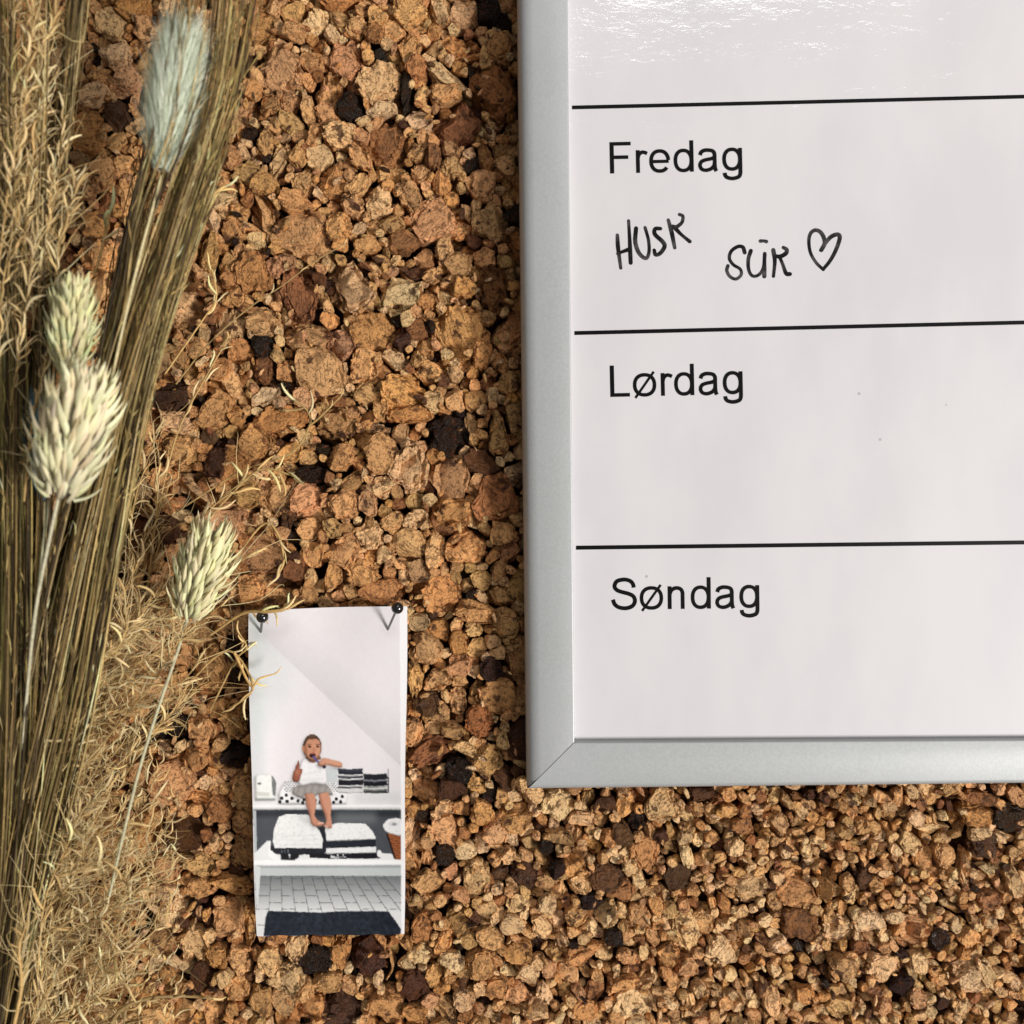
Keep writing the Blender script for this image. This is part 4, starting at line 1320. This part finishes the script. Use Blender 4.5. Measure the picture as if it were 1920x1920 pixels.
# --- wispy sprays with barbed spikelets
def spikelet_mesh(seed):
    r_ = np.random.default_rng(seed)
    n = 9
    bend = r_.uniform(0.15, 0.75) * (1 if seed % 2 else -1)
    t = np.linspace(0, 1, n)
    path = np.stack([bend * t ** 2 * 0.7, 0.08 * np.sin(t * 4 + seed), t * (1 - 0.25 * abs(bend) * t)], 1)
    rad = 0.052 * np.sin(np.pi * (0.10 + 0.88 * t)) ** 0.7 + 0.006
    v, f = tube(path, rad, 5)
    vs, fs = [tuple(x) for x in v], [tuple(x) for x in f]
    cs = [(0.9 + 0.25 * tt,) * 3 for tt in t.repeat(5)]
    for k_ in range(15):
        tt = 0.10 + 0.058 * k_
        c = np.array([np.interp(tt, t, path[:, j]) for j in range(3)])
        nx = np.array([np.interp(min(1, tt + 0.1), t, path[:, j]) for j in range(3)]) - c
        nx /= np.linalg.norm(nx) + 1e-9
        s_ = 1 if (k_ % 3) else -1
        o = np.array([s_ * (1 if bend < 0 else -1) * -1, r_.uniform(-0.7, 0.7), 0])
        tip = c + o * r_.uniform(0.08, 0.14) + nx * r_.uniform(0.06, 0.12)
        b0, b1 = c + nx * 0.02, c - nx * 0.02
        side_ = np.array([0, 0.016, 0])
        q = len(vs)
        vs += [tuple(b0), tuple(b1), tuple(tip), tuple(c + side_)]
        cs += [(1.05,) * 3, (1.0,) * 3, (1.25,) * 3, (1.0,) * 3]
        fs += [(q, q + 1, q + 2), (q + 1, q + 3, q + 2), (q + 3, q, q + 2)]
    me = bpy.data.meshes.new("spikelet")
    me.from_pydata(vs, [], fs)
    me.polygons.foreach_set("use_smooth", np.ones(len(me.polygons), dtype=bool))
    at = me.attributes.new("col", 'FLOAT_COLOR', 'POINT')
    at.data.foreach_set("color", np.hstack([np.array(cs), np.ones((len(cs), 1))]).astype(np.float32).ravel())
    me.materials.append(M['husk'])
    return me


SPIKE = [spikelet_mesh(i) for i in range(10)]
SPK_TONE = [(244, 214, 154), (236, 202, 140), (248, 226, 174), (224, 186, 124), (240, 210, 156)]


def spike(parent, at, ang, length, tone=1.0, lean=None, flip=None):
    """ang: picture angle in degrees, 0 = right, 90 = up; length px"""
    a = math.radians(ang)
    zd = Vector((math.cos(a), rng.normal(-0.1, 0.35) if lean is None else lean, math.sin(a))).normalized()
    q = zd.to_track_quat('Z', 'Y').to_matrix().to_4x4() @ Matrix.Rotation(rng.uniform(0, 6.28), 4, 'Z')
    o = bpy.data.objects.new("spikelet", SPIKE[rng.integers(0, 10)])
    o.parent = parent
    L = length * S
    o.matrix_basis = Matrix.Translation(Vector(at - root_loc(parent))) @ q @ Matrix.Diagonal((L, L, L, 1))
    c = srgb_np(np.clip(np.array(SPK_TONE[rng.integers(0, 5)], float) * tone * rng.uniform(0.88, 1.08), 0, 245))
    o.color = (*c, 1)
    col.objects.link(o)


def spray(label, group, stem, n, lens=(28, 60), fork=55, tone=1.0, rr=(0.00030, 0.00014), lo=0.25, awns=0):
    root = empty("dry_grass_spray", P(*stem[0][:2], stem[0][2] / 1000))
    tag(root, label, "dried grass", group)
    path = spline(U(stem), 22)
    px = spline(np.array([(a, b) for a, b, c in stem], float), 22)
    v, f = tube(path, np.linspace(rr[0], rr[1], 22), 5)
    J = Join()
    cst = srgb_np(np.array((188, 154, 98), float) * tone * rng.uniform(0.85, 1.1))
    J.add(v, f, cst)
    J.build("stem", M['stem'], root)
    if awns:
        Aw = Join()
        for i in range(awns):
            k_ = int(rng.integers(int(lo * 21), 21))
            d0 = path[min(21, k_ + 1)] - path[k_ - 1]
            d0 /= np.linalg.norm(d0) + 1e-9
            L = rng.uniform(20, 75) * S
            dr = d0 + rng.normal(0, 0.55, 3) * np.array([1, 0.5, 1])
            q = np.array([path[k_], path[k_] + dr * L * 0.5, path[k_] + dr * L * 0.8 + rng.normal(0, 0.22, 3) * L, path[k_] + dr * L + rng.normal(0, 0.4, 3) * L])
            v, f = tube(spline(q, 7), np.linspace(0.00013, 0.00004, 7), 3)
            Aw.add(v, f, srgb_np(np.clip(np.array(SPK_TONE[rng.integers(0, 5)], float) * rng.uniform(0.85, 1.05), 0, 248)))
        tag(Aw.build("awn_fuzz", M['fluff'], root), kind="stuff")
    for i in range(n):
        t = lo + (1 - lo) * (i + 0.8) / n if n > 1 else 1.0
        k_ = min(21, int(t * 21))
        d2 = px[min(21, k_ + 1)] - px[max(0, k_ - 1)]
        ang = math.degrees(math.atan2(-d2[1], d2[0]))
        s_ = 0 if i == n - 1 else (1 if i % 2 else -1) * rng.uniform(0.45, 1.2)
        spike(root, path[k_], ang + s_ * fork, rng.uniform(*lens), tone)
    return root


TANGLE = "wispy straw-coloured grass spray with barbed spikelets in the tangle beside the sheaves"
TG = "wispy sprays in the straw tangle"
# the dense tangle at the foot of the sheaves
for i in range(58):
    v0 = rng.uniform(1230, 1990)
    u0 = rng.uniform(-20, 120) if v0 > 1500 else rng.uniform(60, 190)
    L = rng.uniform(130, 300)
    a = math.radians(rng.uniform(22, 88))
    reach = 255 if v0 - L * math.sin(a) > 1350 else 330
    u1 = min(reach + rng.uniform(-30, 30), u0 + L * math.cos(a) * 1.25)
    v1 = v0 - L * math.sin(a)
    b = rng.uniform(-30, 30)
    d0 = rng.uniform(9, 30)
    spray(TANGLE, TG, [(u0, v0, d0), ((u0 + u1) / 2 + b, (v0 + v1) / 2 + b * 0.5, d0 + rng.uniform(-1, 3)), (u1, v1, d0 + rng.uniform(-2, 4))], int(rng.integers(6, 12)), (18, 54), 58, rng.uniform(0.86, 1.04), awns=26)
# thinner ones to the right of the leaning sheaf
for (u0, v0, u1, v1) in ((215, 1330, 300, 1010), (240, 1300, 345, 1120), (200, 1420, 380, 1230), (240, 1250, 420, 1130), (250, 1180, 320, 900), (275, 1110, 300, 860),
                         (300, 1180, 470, 1040), (240, 1080, 300, 800), (330, 1060, 455, 900), (230, 1460, 330, 1330), (260, 1210, 275, 985)):
    d0 = rng.uniform(5, 12)
    b = rng.uniform(-22, 22)
    spray("thin loose straw wisp lying over cork between the leaning sheaf and the photo", "thin wisps between sheaf and photo", [(u0, v0, d0), ((u0 + u1) / 2 + b, (v0 + v1) / 2, d0 + 2), (u1, v1, d0 + 3)], int(rng.integers(5, 10)), (22, 56), 40, rng.uniform(0.86, 1.02), awns=14)
# pale ears in front of the upright sheaf
PALE = "pale dry grass ear lying against the upright sheaf"
for (u0, v0, u1, v1) in ((-10, 560, 60, 60), (10, 640, 75, 180), (-5, 420, 30, -20), (40, 520, 88, 120), (20, 760, 70, 420), (30, 330, 64, 0), (60, 620, 100, 300), (100, 560, 150, 330), (45, 940, 95, 640), (5, 250, 40, -60), (70, 330, 80, 40), (50, 260, 110, 20), (15, 520, 20, 140), (75, 480, 120, 200), (-5, 700, 35, 380)):
    d0 = rng.uniform(34, 42)
    spray(PALE, "pale ears on the upright sheaf", [(u0, v0, d0), ((u0 + u1) / 2 + rng.uniform(-12, 12), (v0 + v1) / 2, d0 + 1), (u1, v1, d0 + 2)], int(rng.integers(13, 22)), (20, 48), 24, rng.uniform(0.86, 1.02), lo=0.1, awns=22)

spray("curly forked grass tip over the orange cork above the alone-standing head", None, [(330, 960, 8), (450, 885, 9), (545, 850, 9), (580, 800, 9), (576, 770, 9), (552, 752, 9)], 3, (36, 60), 60, 1.0, (0.00026, 0.00034), lo=0.72)
spray("straight pale awn crossing the curly forked grass tip", None, [(580, 798, 10), (600, 782, 11), (640, 742, 12)], 2, (20, 30), 16, 1.08, (0.00034, 0.00022), lo=0.6)
spray("pale pointed grass spray spreading beside the dark glossy granule", None, [(360, 1010, 9), (430, 930, 10), (490, 880, 11), (550, 892, 11)], 8, (34, 58), 60, 1.06, (0.0003, 0.0003), lo=0.35)
spray("drooping barbed grass arc beside the alone-standing canary head", None, [(420, 1080, 7), (490, 985, 8), (520, 1000, 9), (532, 1050, 9), (520, 1080, 9)], 4, (30, 46), 24, 1.02, (0.0003, 0.0004), lo=0.45)
spray("barbed grass twig bent against the photo's edge", None, [(330, 1310, 8), (400, 1235, 9), (440, 1225, 10), (474, 1290, 12), (430, 1330, 11)], 7, (30, 50), 50, 1.05, (0.0003, 0.00036), lo=0.3)
spray("forked pale grass tip resting on the photo's white wall", None, [(440, 1225, 10), (470, 1285, 13), (486, 1272, 14), (512, 1264, 13)], 2, (18, 28), 20, 1.12, (0.00045, 0.0002), lo=0.6)
spray("curled husky grass tip hooked over the photo's corner", None, [(395, 1190, 8), (455, 1150, 12), (500, 1147, 15), (530, 1143, 15), (536, 1134, 14)], 6, (28, 44), 34, 1.05, (0.0004, 0.00055), lo=0.25)
spray("hairy grass stalk looping below the photo's corner head", None, [(395, 1330, 7), (440, 1240, 8), (462, 1215, 9), (450, 1190, 9)], 5, (26, 40), 44, 1.06, (0.0003, 0.0003), lo=0.2)
spray("thin bare grass stalk lying across the layered pale cork chunk", None, [(330, 720, 5), (395, 640, 5), (470, 575, 5), (530, 535, 5), (590, 490, 5), (650, 456, 4)], 4, (14, 24), 22, 0.95, (0.00026, 0.00014), lo=0.15)
spray("short barbed ear below the thin bare stalk", None, [(310, 700, 6), (380, 600, 7), (405, 560, 8), (398, 505, 8)], 6, (24, 44), 22, 1.05, (0.00026, 0.00028), lo=0.3)
spray("slender forked grass wisp in front of the leaning sheaf's side", None, [(285, 1010, 9), (330, 820, 9), (390, 700, 9), (425, 640, 9)], 6, (26, 56), 26, 0.98, (0.00026, 0.0002), lo=0.35)
spray("small pale floret sticking out of the leaning sheaf", None, [(385, 385, 34), (405, 360, 33), (424, 348, 32)], 2, (26, 36), 40, 1.15, (0.0003, 0.00045), lo=0.5)
spray("pale papery floret between the dark sheaf and the tail's stem", None, [(175, 520, 20), (190, 470, 18), (205, 400, 18)], 3, (34, 60), 30, 1.15, (0.0003, 0.0005), lo=0.5)
spray("long arched grass stalk bending along the lowest cork chunks", None, [(190, 1960, 18), (225, 1895, 17), (280, 1872, 15), (340, 1868, 12), (400, 1872, 9)], 4, (30, 50), 14, 0.92, (0.0007, 0.0003), lo=0.4)
spray("white woolly grass wisp at the foot of the upright sheaf", None, [(25, 1930, 36), (40, 1850, 36), (36, 1780, 36), (50, 1735, 36)], 9, (16, 34), 50, 1.0, (0.0005, 0.0003), lo=0.15, awns=30)


# --- loose chaff caught under the sprays
K = Join()
for _ in range(2400):
    v0 = rng.uniform(1180, 2060)
    lim = 90 + 150 * min(1, max(0, (v0 - 1150) / 350))
    u0 = rng.uniform(-60, lim) if rng.random() < 0.88 else rng.uniform(lim, lim + 90)
    if v0 < 1450 and u0 < 60: continue
    a = math.radians(rng.normal(62, 34))
    L = rng.uniform(12, 46)
    d0 = rng.uniform(2.5, 16)
    bend = rng.uniform(-0.5, 0.5)
    pts = spline(U([(u0, v0, d0), (u0 + L * 0.5 * math.cos(a + bend), v0 - L * 0.5 * math.sin(a + bend), d0 + rng.uniform(-1, 2)), (u0 + L * math.cos(a), v0 - L * math.sin(a), d0 + rng.uniform(-2, 3))]), 6)
    v, f = tube(pts, rng.choice([0.00014, 0.0002, 0.00032, 0.00045]) * np.array([0.4, 0.9, 1.0, 0.85, 0.55, 0.12]), 3)
    K.add(v, f, srgb_np(np.clip(np.array(SPK_TONE[rng.integers(0, 5)], float) * rng.uniform(0.80, 1.06), 0, 245)))
ch = K.build("straw_chaff", M['fluff'], None, True, origin=P(120, 1900, 0.004))
tag(ch, "loose golden straw chaff caught on the cork under the wispy sprays", "chaff", None, "stuff")
